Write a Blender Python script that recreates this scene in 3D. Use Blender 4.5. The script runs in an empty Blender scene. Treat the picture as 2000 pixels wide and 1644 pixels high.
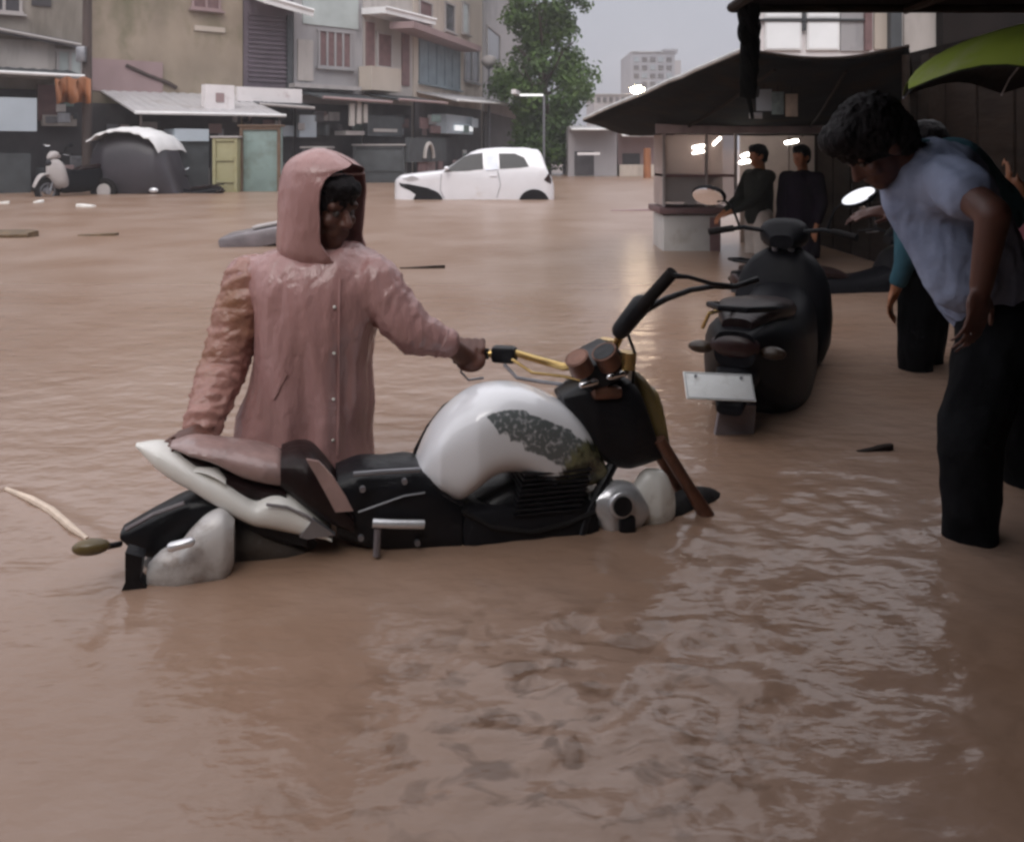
import bpy, bmesh, math, random
import numpy as np
from mathutils import Vector, Matrix, noise

random.seed(7)
SC = bpy.context.scene
COL = SC.collection
F, HC, YH = 1700.0, 1.107, 292.0      # focal length in photo pixels, eye height over the water, horizon row
R = math.radians


def P(px, py, Y):
    return Vector(((px - 1000) / F * Y, Y, HC + (YH - py) / F * Y))


def wat(px, py, z=0.0):
    Y = (HC - z) * F / (py - YH)
    return Vector(((px - 1000) / F * Y, Y, z))


# ------------------------------------------------------------------ materials
MATS = {}


def mat(name, rgb, rough=.6, var=.18, vs=6., bump=0., bs=30., metal=0., spec=.5, coat=0., rgb2=None, s2=3., lo=.5, hi=.62,
        stretch=(1, 1, 1), trans=0., emit=None, es=0.):
    m = bpy.data.materials.new(name)
    m.use_nodes = True
    nt = m.node_tree
    N, L = nt.nodes, nt.links
    b = N['Principled BSDF']
    tc = N.new('ShaderNodeTexCoord')
    mp = N.new('ShaderNodeMapping')
    mp.inputs['Scale'].default_value = stretch
    L.new(tc.outputs['Object'], mp.inputs['Vector'])
    nz = N.new('ShaderNodeTexNoise')
    nz.inputs['Scale'].default_value = vs
    nz.inputs['Detail'].default_value = 5
    L.new(mp.outputs[0], nz.inputs['Vector'])
    mr = N.new('ShaderNodeMapRange')
    mr.inputs['From Min'].default_value = .3
    mr.inputs['From Max'].default_value = .7
    mr.inputs['To Min'].default_value = 1 - var
    mr.inputs['To Max'].default_value = 1 + var
    L.new(nz.outputs['Fac'], mr.inputs['Value'])
    mul = N.new('ShaderNodeVectorMath')
    mul.operation = 'SCALE'
    mul.inputs[0].default_value = rgb
    L.new(mr.outputs[0], mul.inputs['Scale'])
    out = mul.outputs['Vector']
    if rgb2:
        n2 = N.new('ShaderNodeTexNoise')
        n2.inputs['Scale'].default_value = s2
        n2.inputs['Detail'].default_value = 6
        n2.inputs['Roughness'].default_value = .65
        L.new(mp.outputs[0], n2.inputs['Vector'])
        m2 = N.new('ShaderNodeMapRange')
        m2.inputs['From Min'].default_value = lo
        m2.inputs['From Max'].default_value = hi
        L.new(n2.outputs['Fac'], m2.inputs['Value'])
        mx = N.new('ShaderNodeMix')
        mx.data_type = 'RGBA'
        L.new(m2.outputs[0], mx.inputs['Factor'])
        L.new(out, mx.inputs['A'])
        mx.inputs['B'].default_value = (*rgb2, 1)
        out = mx.outputs['Result']
    L.new(out, b.inputs['Base Color'])
    b.inputs['Roughness'].default_value = rough
    b.inputs['Metallic'].default_value = metal
    b.inputs['Specular IOR Level'].default_value = spec
    b.inputs['Coat Weight'].default_value = coat
    b.inputs['Coat Roughness'].default_value = .08
    if bump:
        nb = N.new('ShaderNodeTexNoise')
        nb.inputs['Scale'].default_value = bs
        nb.inputs['Detail'].default_value = 4
        L.new(mp.outputs[0], nb.inputs['Vector'])
        bp = N.new('ShaderNodeBump')
        bp.inputs['Strength'].default_value = bump
        bp.inputs['Distance'].default_value = .02
        L.new(nb.outputs['Fac'], bp.inputs['Height'])
        L.new(bp.outputs[0], b.inputs['Normal'])
    if emit:
        b.inputs['Emission Color'].default_value = (*emit, 1)
        b.inputs['Emission Strength'].default_value = es
    if trans:
        tr = N.new('ShaderNodeBsdfTranslucent')
        L.new(out, tr.inputs['Color'])
        ms = N.new('ShaderNodeMixShader')
        ms.inputs[0].default_value = trans
        L.new(b.outputs[0], ms.inputs[1])
        L.new(tr.outputs[0], ms.inputs[2])
        L.new(ms.outputs[0], N['Material Output'].inputs['Surface'])
    MATS[name] = m
    return m


def glass(name, tint=(.8, .85, .85), amount=.75):
    m = bpy.data.materials.new(name)
    m.use_nodes = True
    N, L = m.node_tree.nodes, m.node_tree.links
    b = N['Principled BSDF']
    b.inputs['Base Color'].default_value = (*[c * .6 for c in tint], 1)
    b.inputs['Roughness'].default_value = .12
    t = N.new('ShaderNodeBsdfTransparent')
    t.inputs['Color'].default_value = (*tint, 1)
    ms = N.new('ShaderNodeMixShader')
    ms.inputs[0].default_value = amount
    L.new(b.outputs[0], ms.inputs[1])
    L.new(t.outputs[0], ms.inputs[2])
    L.new(ms.outputs[0], N['Material Output'].inputs['Surface'])
    return m


ST = (1, 1, .25)
M = dict(
    black=mat('black plastic', (.007, .007, .009), .4, .3, 12, .15, 40, spec=.25),
    scooter=mat('black scooter panel', (.006, .006, .008), .45, .2, 12, .05, 40, spec=.10),
    rubber=mat('tyre rubber', (.012, .010, .010), .75, .3, 10, .2, 60, spec=.15),
    mudtyre=mat('muddy tyre rubber', (.06, .045, .036), .6, .4, 9, .3, 50),
    vinyl=mat('seat vinyl with painted sheen', (.30, .20, .185), .2, .2, 14, .15, 50, spec=.7),  # pinkish tone paints the sky's reflection onto a black seat
    vinyldark=mat('dark seat vinyl', (.016, .008, .008), .4, .3, 14, .15, 60, spec=.2),
    white=mat('white bike paint', (.74, .74, .77), .22, .05, 5, 0, 10, coat=.6, rgb2=(.42, .38, .34), s2=5, lo=.62, hi=.8),
    whiteshell=mat('white plastic shell', (.72, .70, .66), .3, .08, 8, .05, 20, rgb2=(.34, .28, .22), s2=6, lo=.56, hi=.74),
    silver=mat('brushed aluminium', (.62, .62, .64), .3, .15, 20, .1, 60, metal=.6),
    mudalu=mat('muddy aluminium', (.50, .48, .47), .42, .15, 9, .15, 30, metal=.15, rgb2=(.22, .17, .14), s2=7, lo=.48, hi=.66),
    chrome=mat('chrome', (.8, .8, .82), .12, .05, 20, metal=1.),
    gold=mat('gold anodised bar', (.52, .36, .14), .25, .15, 20, metal=.8),
    bronze=mat('bronze fork metal', (.16, .075, .05), .35, .25, 20, .1, 40, metal=.5),
    olive=mat('olive amber plastic', (.10, .07, .025), .3, .3, 9, .1, 30),
    carpaint=mat('white car paint', (.72, .71, .74), .2, .04, 3, coat=.7, rgb2=(.5, .42, .36), s2=2.2, lo=.64, hi=.85),
    carglass=mat('dark car glass', (.02, .02, .024), .12, .1, 4, spec=.22),
    sticker=mat('pale window sticker', (.7, .74, .82), .4, .1, 6),
    coat=mat('pink rain coat plastic', (.42, .235, .222), .22, .10, 4, .3, 60, spec=.6, trans=.14, rgb2=(.44, .26, .25), s2=5, lo=.5, hi=.8, stretch=(1, 1, .35)),
    sleeve=mat('peach rain coat sleeve', (.39, .20, .165), .25, .14, 6, .3, 60, spec=.6, trans=.12, rgb2=(.30, .14, .08), s2=5, lo=.48, hi=.68),
    skin=mat('brown skin', (.38, .145, .065), .5, .15, 18, .05, 80),
    skindark=mat('dark brown skin', (.095, .036, .024), .5, .15, 18, .05, 80),
    hair=mat('black hair', (.010, .008, .009), .6, .4, 30, .5, 90, stretch=(1, 1, .3), spec=.12),
    eye=mat('eye', (.10, .085, .08), .2, .05, 5),
    tee=mat('grey blue cotton', (.27, .31, .43), .95, .12, 7, .3, 22, spec=.1, rgb2=(.18, .21, .31), s2=4, lo=.45, hi=.7),
    yoke=mat('teal cotton', (.05, .12, .155), .95, .2, 7, .3, 22, spec=.08),
    trouser=mat('black trouser cloth', (.007, .007, .008), .9, .4, 7, .3, 24, spec=.05),
    maroon=mat('maroon cotton', (.16, .04, .055), .85, .2, 7, .3, 22),
    jacket=mat('dark olive jacket', (.028, .029, .025), .9, .3, 5, .3, 14, spec=.08),
    purple=mat('dark purple cloth', (.014, .009, .017), .9, .3, 5, .3, 14, spec=.05),
    beige=mat('pale beige trousers', (.52, .45, .40), .8, .12, 6, .3, 14),
    tarp=mat('dark tarpaulin', (.012, .014, .016), .8, .35, 3, .35, 9, rgb2=(.034, .022, .014), s2=2, lo=.5, hi=.7, spec=.08),
    tarpwhite=mat('white edge band', (.55, .56, .56), .6, .2, 5),
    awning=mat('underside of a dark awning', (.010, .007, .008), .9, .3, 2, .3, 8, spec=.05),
    wood=mat('dark wet wood', (.020, .013, .010), .75, .4, 8, .4, 20, stretch=(1, .2, 1), spec=.12),
    umb=mat('lime green umbrella cloth', (.34, .44, .055), .6, .15, 4, .1, 30, trans=.25, rgb2=(.46, .48, .28), s2=3, lo=.5, hi=.75),
    steel=mat('grey steel', (.25, .25, .27), .4, .2, 10, metal=.7),
    cart=mat('pale cart panel', (.50, .48, .46), .45, .1, 5, .05, 20, rgb2=(.33, .28, .24), s2=3, lo=.55, hi=.75),
    cartback=mat('pinkish cart lining', (.46, .37, .34), .6, .12, 5),
    cartband=mat('grey purple cart fascia', (.38, .33, .35), .6, .2, 6),
    lamp=mat('lit tube lamp', (.9, .9, .88), .5, .02, 3, emit=(1., .95, .86), es=16.),
    warm=mat('lit warm lamp', (.9, .8, .5), .5, .02, 3, emit=(1., .74, .48), es=85.),
    plate=mat('white number plate', (.78, .80, .80), .4, .08, 9, .1, 40, rgb2=(.45, .44, .42), s2=14, lo=.58, hi=.8),
    platemark=mat('grey plate mark', (.28, .29, .3), .5, .2, 20),
    mirror=mat('mirror glass', (.95, .95, .97), .06, .0, 3, metal=1.),
    red=mat('red lens', (.018, .004, .004), .35, .1, 9),
    amber=mat('amber lens', (.03, .016, .008), .35, .1, 9),
    bark=mat('tree bark', (.07, .05, .04), .9, .35, 5, .5, 14, stretch=ST),
    leaf=mat('tree leaves', (.05, .095, .022), .6, .45, .9, trans=.25, rgb2=(.10, .17, .035), s2=.55, lo=.44, hi=.62),
    bag=mat('pale orange plastic', (.62, .40, .28), .4, .15, 8, trans=.2),
    foam=mat('pale polystyrene', (.72, .70, .66), .8, .1, 9, .2, 30),
    wakegleam=mat('pale bamboo', (.62, .50, .40), .5, .15, 20, .1, 40),
    rope=mat('black rope bundle', (.006, .006, .006), .9, .4, 14, .6, 30, spec=.05),
    sachet=mat('teal plastic sachet', (.22, .28, .28), .3, .3, 20),
    card=mat('cream card', (.44, .36, .29), .6, .15, 14),
    plank=mat('floating brown plank', (.11, .07, .035), .6, .4, 8, .4, 20),
    slate=mat('wet grey board', (.15, .13, .14), .4, .3, 6, .2, 20, rgb2=(.3, .28, .28), s2=4, lo=.55, hi=.7),
)
M['glass'] = glass('case glass', (.96, .92, .91), .62)

# ------------------------------------------------------------------ mesh building
WORLD = {}


def mw(o):
    return WORLD[o.name] if o and o.name in WORLD else Matrix.Identity(4)


class MB:
    def __init__(s):
        s.V, s.Fc = [], []

    def add(s, vs, fs):
        n = len(s.V)
        s.V += [Vector(v) for v in vs]
        s.Fc += [tuple(i + n for i in f) for f in fs]
        return s

    def box(s, c, size, rot=None, chamfer=0.):
        x, y, z = [a / 2 for a in size]
        if chamfer:
            h = chamfer
            bm = bmesh.new()
            bmesh.ops.create_cube(bm, size=1)
            for v in bm.verts:
                v.co = Vector((v.co.x * size[0], v.co.y * size[1], v.co.z * size[2]))
            bmesh.ops.bevel(bm, geom=bm.edges[:], offset=min(h, min(size) * .45), segments=2, affect='EDGES', profile=.5)
            bm.verts.index_update()
            vs = [v.co.copy() for v in bm.verts]
            fs = [[v.index for v in f.verts] for f in bm.faces]
            bm.free()
        else:
            vs = [Vector((a * x, b * y, d * z)) for a in (-1, 1) for b in (-1, 1) for d in (-1, 1)]
            fs = [(0, 1, 3, 2), (4, 6, 7, 5), (0, 4, 5, 1), (2, 3, 7, 6), (0, 2, 6, 4), (1, 5, 7, 3)]
        if rot is not None:
            vs = [rot @ v for v in vs]
        return s.add([v + Vector(c) for v in vs], fs)

    def box2(s, a, b, chamfer=0.):
        a, b = Vector(a), Vector(b)
        return s.box((a + b) / 2, [abs(q) for q in (b - a)], None, chamfer)

    def rings(s, rings, cap=True, closed=True):
        n = len(rings[0])
        vs = [v for r in rings for v in r]
        fs = []
        for i in range(len(rings) - 1):
            for j in range(n if closed else n - 1):
                k = (j + 1) % n
                fs.append((i * n + j, i * n + k, (i + 1) * n + k, (i + 1) * n + j))
        if cap:
            fs.append(tuple(range(n))[::-1])
            fs.append(tuple((len(rings) - 1) * n + j for j in range(n)))
        return s.add(vs, fs)

    def tube(s, pts, r, n=8, cap=True):
        pts = [Vector(p) for p in pts]
        rs = r if isinstance(r, (list, tuple)) else [r] * len(pts)
        rings, up = [], None
        for i, p in enumerate(pts):
            t = (pts[min(i + 1, len(pts) - 1)] - pts[max(i - 1, 0)]).normalized()
            if up is None:
                up = Vector((0, 0, 1)) if abs(t.z) < .9 else Vector((1, 0, 0))
            a = t.cross(up).normalized()
            b = a.cross(t).normalized()
            up = b
            rings.append([p + (a * math.cos(q) + b * math.sin(q)) * rs[i] for q in [2 * math.pi * k / n for k in range(n)]])
        return s.rings(rings, cap)

    def cap(s, p0, p1, r0, r1, n=14):
        p0, p1 = Vector(p0), Vector(p1)
        d = p1 - p0
        t = d.normalized() if d.length > 1e-6 else Vector((0, 0, 1))
        pts, rs = [], []
        for a in (-90, -60, -30, 0):
            q = R(a)
            pts.append(p0 + t * (r0 * math.sin(q)))
            rs.append(max(r0 * math.cos(q), r0 * .03))
        for a in (0, 30, 60, 90):
            q = R(a)
            pts.append(p1 + t * (r1 * math.sin(q)))
            rs.append(max(r1 * math.cos(q), r1 * .03))
        up = Vector((0, 0, 1)) if abs(t.z) < .9 else Vector((1, 0, 0))
        a = t.cross(up).normalized()
        b = a.cross(t).normalized()
        rings = [[p + (a * math.cos(q) + b * math.sin(q)) * rr for q in [2 * math.pi * k / n for k in range(n)]] for p, rr in zip(pts, rs)]
        return s.rings(rings, True)

    def ell(s, c, rad, rot=None, nu=18, nv=10):
        c = Vector(c)
        rings = []
        for i in range(nv + 1):
            th = math.pi * (i + .02) / (nv + .04)
            ring = []
            for k in range(nu):
                ph = 2 * math.pi * k / nu
                v = Vector((rad[0] * math.sin(th) * math.cos(ph), rad[1] * math.sin(th) * math.sin(ph), -rad[2] * math.cos(th)))
                ring.append(c + (rot @ v if rot is not None else v))
            rings.append(ring)
        return s.rings(rings, True)

    def sheet(s, poly, th):
        """a polygon given thickness th along its normal"""
        poly = [Vector(p) for p in poly]
        n = Vector((0, 0, 0))
        for i in range(len(poly)):
            n += (poly[i] - poly[0]).cross(poly[(i + 1) % len(poly)] - poly[0])
        n = n.normalized() * th / 2
        return s.rings([[p - n for p in poly], [p + n for p in poly]], True)

    def torus(s, c, axis, Rm, r, n=40, m=12, flat=1.):
        c, axis = Vector(c), Vector(axis).normalized()
        up = Vector((0, 0, 1)) if abs(axis.z) < .9 else Vector((1, 0, 0))
        a = axis.cross(up).normalized()
        b = axis.cross(a).normalized()
        vs, fs = [], []
        for i in range(n):
            q = 2 * math.pi * i / n
            d = a * math.cos(q) + b * math.sin(q)
            for j in range(m):
                w = 2 * math.pi * j / m
                vs.append(c + d * (Rm + r * math.cos(w)) + axis * (r * flat * math.sin(w)))
        for i in range(n):
            for j in range(m):
                fs.append((i * m + j, ((i + 1) % n) * m + j, ((i + 1) % n) * m + (j + 1) % m, i * m + (j + 1) % m))
        return s.add(vs, fs)

    def disc(s, c, axis, r, th, n=24, r2=None):
        c, axis = Vector(c), Vector(axis).normalized()
        return s.tube([c - axis * th / 2, c + axis * th / 2], [r, r2 or r], n)

    def build(s, name, m, parent=None, smooth=True, world=True, bevel=0.):
        inv = mw(parent).inverted() if (parent and world) else Matrix.Identity(4)
        me = bpy.data.meshes.new(name)
        me.from_pydata([inv @ v for v in s.V], [], s.Fc)
        bm = bmesh.new()
        bm.from_mesh(me)
        bmesh.ops.recalc_face_normals(bm, faces=bm.faces)
        bm.to_mesh(me)
        bm.free()
        me.materials.append(M[m] if isinstance(m, str) else m)
        o = bpy.data.objects.new(name, me)
        COL.objects.link(o)
        if parent:
            o.parent = parent
            WORLD[o.name] = mw(parent)
        if smooth:
            me.polygons.foreach_set('use_smooth', [True] * len(me.polygons))
            try:
                me.set_sharp_from_angle(angle=R(38))
            except Exception:
                pass
        return o


def tag(o, label=None, cat=None, group=None, kind=None):
    for k, v in (('label', label), ('category', cat), ('group', group), ('kind', kind)):
        if v:
            o[k] = v
    return o


def thing(name, loc, rz, label, cat, group=None):
    o = bpy.data.objects.new(name, None)
    o.empty_display_size = .2
    COL.objects.link(o)
    o.location = loc
    o.rotation_euler = (0, 0, rz)
    WORLD[o.name] = Matrix.Translation(Vector(loc)) @ Matrix.Rotation(rz, 4, 'Z')
    return tag(o, label, cat, group)


def organic(name, mb, voxel, m, parent, smooth=5, disp=None, hole=None):
    """joins the overlapping solids of mb into one continuous skin"""
    me = bpy.data.meshes.new('tmp')
    me.from_pydata(mb.V, [], mb.Fc)
    bm = bmesh.new()
    bm.from_mesh(me)
    bmesh.ops.recalc_face_normals(bm, faces=bm.faces)
    bm.to_mesh(me)
    bm.free()
    t = bpy.data.objects.new('tmp', me)
    COL.objects.link(t)
    md = t.modifiers.new('r', 'REMESH')
    md.mode = 'VOXEL'
    md.voxel_size = voxel
    md.use_smooth_shade = True
    sm = t.modifiers.new('s', 'SMOOTH')
    sm.iterations = smooth
    sm.factor = .5
    ev = t.evaluated_get(bpy.context.evaluated_depsgraph_get())
    nm = bpy.data.meshes.new_from_object(ev)
    bpy.data.objects.remove(t)
    bpy.data.meshes.remove(me)
    nm.name = name
    if disp:
        nrm = [v.normal.copy() for v in nm.vertices]
        for v, n in zip(nm.vertices, nrm):
            v.co = v.co + disp(v.co.copy(), n)
    inv = mw(parent).inverted() if parent else Matrix.Identity(4)
    nm.transform(inv)
    nm.materials.clear()
    nm.materials.append(M[m])
    nm.polygons.foreach_set('use_smooth', [True] * len(nm.polygons))
    o = bpy.data.objects.new(name, nm)
    COL.objects.link(o)
    if parent:
        o.parent = parent
        WORLD[o.name] = mw(parent)
    return o


def crom(xs, ys, n):
    """smooth resampling of y(x)"""
    t = np.linspace(xs[0], xs[-1], n)
    xs, ys = np.array(xs, float), np.array(ys, float)
    m = np.gradient(ys, xs)
    i = np.clip(np.searchsorted(xs, t) - 1, 0, len(xs) - 2)
    h = xs[i + 1] - xs[i]
    s = (t - xs[i]) / h
    return t, ((2 * s**3 - 3 * s**2 + 1) * ys[i] + (s**3 - 2 * s**2 + s) * h * m[i] + (-2 * s**3 + 3 * s**2) * ys[i + 1] + (s**3 - s**2) * h * m[i + 1])


def fold(amp, sc, stretch=(1, 1, 1), seed=0.):
    def d(co, n):
        p = Vector((co.x * stretch[0], co.y * stretch[1], co.z * stretch[2])) * sc + Vector((seed, seed, seed))
        a = noise.noise(p)
        b = noise.noise(p * 2.3 + Vector((5, 1, 2)))
        return n * amp * ((1 - abs(a) * 2.2) * .7 + b * .5)
    return d


# ------------------------------------------------------------------ sky and light
w = bpy.data.worlds.new('World')
SC.world = w
w.use_nodes = True
N, L = w.node_tree.nodes, w.node_tree.links
bg = N['Background']
sky = N.new('ShaderNodeTexSky')
sky.sky_type = 'NISHITA'
sky.sun_disc = False
SUN_EL, SUN_AZ = R(44), R(193)
sky.sun_elevation = SUN_EL
sky.sun_rotation = SUN_AZ
sky.dust_density = 4
hs = N.new('ShaderNodeHueSaturation')
hs.inputs['Saturation'].default_value = .25
L.new(sky.outputs[0], hs.inputs['Color'])
tc = N.new('ShaderNodeTexCoord')
sx = N.new('ShaderNodeSeparateXYZ')
L.new(tc.outputs['Generated'], sx.inputs[0])
cr = N.new('ShaderNodeValToRGB')
cr.color_ramp.elements[0].position = 0.
cr.color_ramp.elements[0].color = (.215, .219, .262, 1)
cr.color_ramp.elements[1].position = 1.
cr.color_ramp.elements[1].color = (1.02, 1.0, 1.04, 1)
for ps, cl in ((.17, (.235, .239, .280, 1)), (.42, (.78, .78, .83, 1))):
    e_ = cr.color_ramp.elements.new(ps)
    e_.color = cl
L.new(sx.outputs['Z'], cr.inputs[0])
cn = N.new('ShaderNodeTexNoise')
cn.inputs['Scale'].default_value = 2.2
cn.inputs['Detail'].default_value = 4
L.new(tc.outputs['Generated'], cn.inputs['Vector'])
cm = N.new('ShaderNodeMapRange')
cm.inputs['To Min'].default_value = 7.2
cm.inputs['To Max'].default_value = 10.4
L.new(cn.outputs['Fac'], cm.inputs['Value'])
cs = N.new('ShaderNodeVectorMath')
cs.operation = 'SCALE'
L.new(cr.outputs[0], cs.inputs[0])
L.new(cm.outputs[0], cs.inputs['Scale'])
mx = N.new('ShaderNodeMix')
mx.data_type = 'RGBA'
mx.inputs['Factor'].default_value = .82
L.new(hs.outputs[0], mx.inputs['A'])
L.new(cs.outputs[0], mx.inputs['B'])
L.new(mx.outputs['Result'], bg.inputs['Color'])
bg.inputs['Strength'].default_value = .1

sd = bpy.data.lights.new('sun', 'SUN')
sd.energy = .5
sd.angle = R(30)
sd.color = (1, .95, .9)
so = bpy.data.objects.new('sun', sd)
COL.objects.link(so)
sdir = Vector((math.sin(SUN_AZ) * math.cos(SUN_EL), math.cos(SUN_AZ) * math.cos(SUN_EL), math.sin(SUN_EL)))
so.rotation_euler = sdir.to_track_quat('Z', 'Y').to_euler()

cam = bpy.data.cameras.new('camera')
co = bpy.data.objects.new('camera', cam)
COL.objects.link(co)
co.location = (0, 0, HC)
co.rotation_euler = (R(90), 0, 0)
cam.sensor_width = 36
cam.lens = F / 2000 * 36
cam.shift_y = -(822 - YH) / 2000
cam.clip_end = 3000
cam.clip_start = .05
SC.camera = co
SC.view_settings.view_transform = 'Standard'
SC.view_settings.look = 'None'
SC.view_settings.exposure = 1.0
SC.cycles.use_denoising = True
SC.cycles.pixel_filter_type = 'GAUSSIAN'
SC.cycles.filter_width = 3.1
SC.cycles.max_bounces = 8
SC.cycles.transparent_max_bounces = 12

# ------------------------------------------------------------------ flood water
def water_mat():
    m = bpy.data.materials.new('muddy flood water')
    m.use_nodes = True
    N, L = m.node_tree.nodes, m.node_tree.links
    b = N['Principled BSDF']
    tc = N.new('ShaderNodeTexCoord')
    n1 = N.new('ShaderNodeTexNoise')
    n1.inputs['Scale'].default_value = .9
    n1.inputs['Detail'].default_value = 6
    L.new(tc.outputs['Object'], n1.inputs['Vector'])
    r = N.new('ShaderNodeValToRGB')
    r.color_ramp.elements[0].position = .35
    r.color_ramp.elements[0].color = (.235, .144, .097, 1)
    r.color_ramp.elements[1].position = .68
    r.color_ramp.elements[1].color = (.305, .214, .167, 1)
    L.new(n1.outputs['Fac'], r.inputs[0])
    # dark patches painted in for ripples reflecting the awning, in front of the bike
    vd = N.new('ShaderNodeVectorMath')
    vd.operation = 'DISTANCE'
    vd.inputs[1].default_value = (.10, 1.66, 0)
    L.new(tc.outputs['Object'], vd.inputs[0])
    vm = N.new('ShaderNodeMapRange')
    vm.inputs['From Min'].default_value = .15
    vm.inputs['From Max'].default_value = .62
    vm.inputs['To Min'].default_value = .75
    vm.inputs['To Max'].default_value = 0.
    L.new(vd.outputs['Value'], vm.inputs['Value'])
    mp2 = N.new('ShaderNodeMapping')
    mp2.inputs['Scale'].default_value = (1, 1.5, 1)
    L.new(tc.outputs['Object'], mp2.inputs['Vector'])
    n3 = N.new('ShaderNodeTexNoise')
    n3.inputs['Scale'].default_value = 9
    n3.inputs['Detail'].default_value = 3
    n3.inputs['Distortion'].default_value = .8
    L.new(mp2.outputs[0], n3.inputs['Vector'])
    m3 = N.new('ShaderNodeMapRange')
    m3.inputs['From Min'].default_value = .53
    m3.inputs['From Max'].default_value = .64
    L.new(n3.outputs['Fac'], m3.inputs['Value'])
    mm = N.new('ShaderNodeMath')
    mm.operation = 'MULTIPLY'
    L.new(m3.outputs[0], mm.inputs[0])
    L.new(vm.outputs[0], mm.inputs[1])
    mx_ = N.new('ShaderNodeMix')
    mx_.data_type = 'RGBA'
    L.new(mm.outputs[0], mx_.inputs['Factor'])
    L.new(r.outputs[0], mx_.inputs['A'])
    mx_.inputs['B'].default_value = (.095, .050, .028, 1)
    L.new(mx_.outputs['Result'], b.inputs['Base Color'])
    sy = N.new('ShaderNodeSeparateXYZ')
    L.new(tc.outputs['Object'], sy.inputs[0])
    rr = N.new('ShaderNodeMapRange')        # the open street is pocked by rain, the lee of the shops is glassy
    rr.inputs['From Min'].default_value = 2.2
    rr.inputs['From Max'].default_value = 9.
    rr.inputs['To Min'].default_value = .15
    rr.inputs['To Max'].default_value = .32
    L.new(sy.outputs['Y'], rr.inputs['Value'])
    L.new(rr.outputs[0], b.inputs['Roughness'])
    b.inputs['IOR'].default_value = 1.36
    mp = N.new('ShaderNodeMapping')
    mp.inputs['Scale'].default_value = (1, 1.6, 1)
    L.new(tc.outputs['Object'], mp.inputs['Vector'])
    h1 = N.new('ShaderNodeTexNoise')
    h1.inputs['Scale'].default_value = 5
    h1.inputs['Detail'].default_value = 3
    h2 = N.new('ShaderNodeTexNoise')
    h2.inputs['Scale'].default_value = 24
    h2.inputs['Detail'].default_value = 2
    L.new(mp.outputs[0], h1.inputs['Vector'])
    L.new(mp.outputs[0], h2.inputs['Vector'])
    b1 = N.new('ShaderNodeBump')
    b1.inputs['Strength'].default_value = .35
    b1.inputs['Distance'].default_value = .03
    b2 = N.new('ShaderNodeBump')
    b2.inputs['Strength'].default_value = .16
    b2.inputs['Distance'].default_value = .012
    L.new(h1.outputs['Fac'], b1.inputs['Height'])
    L.new(h2.outputs['Fac'], b2.inputs['Height'])
    L.new(b1.outputs[0], b2.inputs['Normal'])
    L.new(b2.outputs[0], b.inputs['Normal'])
    return m


def sstep(a, b, x):
    t = min(1, max(0, (x - a) / (b - a)))
    return t * t * (3 - 2 * t)


RINGS = [(.52, 2.5, .004, 38, 2.6), (-.95, 2.2, .0026, 34, 2.5), (1.32, 2.5, .0035, 52, 4.), (1.0, 3.6, .003, 44, 3.5), (-.1, 2.36, .0016, 40, 3.), (1.45, 2.95, .003, 50, 4.5)]


def wave(x, y):
    fade = sstep(-2.6, -2.2, x) * sstep(3.2, 2.8, x) * sstep(.75, .95, y) * sstep(5.6, 4.6, y)
    if fade <= 0:
        return 0.
    # churned water in front of the bike and to its lower right
    a = .42 + .85 * math.exp(-((x - .66) / .62)**2 - ((y - 2.05) / .85)**2) + 1.7 * math.exp(-((x - .12) / .30)**2 - ((y - 1.72) / .34)**2)
    a *= 1 - .55 * sstep(-.2, -1.0, x) * sstep(2.6, 1.2, y)
    wx, wy = x + .05 * noise.noise(Vector((x * 3, y * 3, 9))), y + .05 * noise.noise(Vector((x * 3, y * 3, 4)))
    z = noise.noise(Vector((wx * 4.5 + wy * 1.5, wy * 8, 0))) * .0055
    z += (.5 - abs(noise.noise(Vector((wx * 9, wy * 14 - wx * 4, 3.1))))) * .006
    z += noise.noise(Vector((wx * 24, wy * 29, 7.7))) * .0024
    z += noise.noise(Vector((wx * 47, wy * 52, 1.7))) * .0008
    for rx, ry_, am, fr, dc in RINGS:
        d = math.hypot(x - rx, y - ry_)
        if d < 1.2:
            z += am * math.sin(d * fr) * math.exp(-d * dc)
    # a wake ridge trailing left from the tail of the bike
    a0, a1 = wat(15, 965), wat(215, 1062)
    t = max(0, min(1, ((x - a0.x) * (a1.x - a0.x) + (y - a0.y) * (a1.y - a0.y)) / ((a1.x - a0.x)**2 + (a1.y - a0.y)**2)))
    dd = math.hypot(x - (a0.x + (a1.x - a0.x) * t), y - (a0.y + (a1.y - a0.y) * t))
    return fade * (a * z + .010 * math.exp(-(dd / .035)**2))


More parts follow.
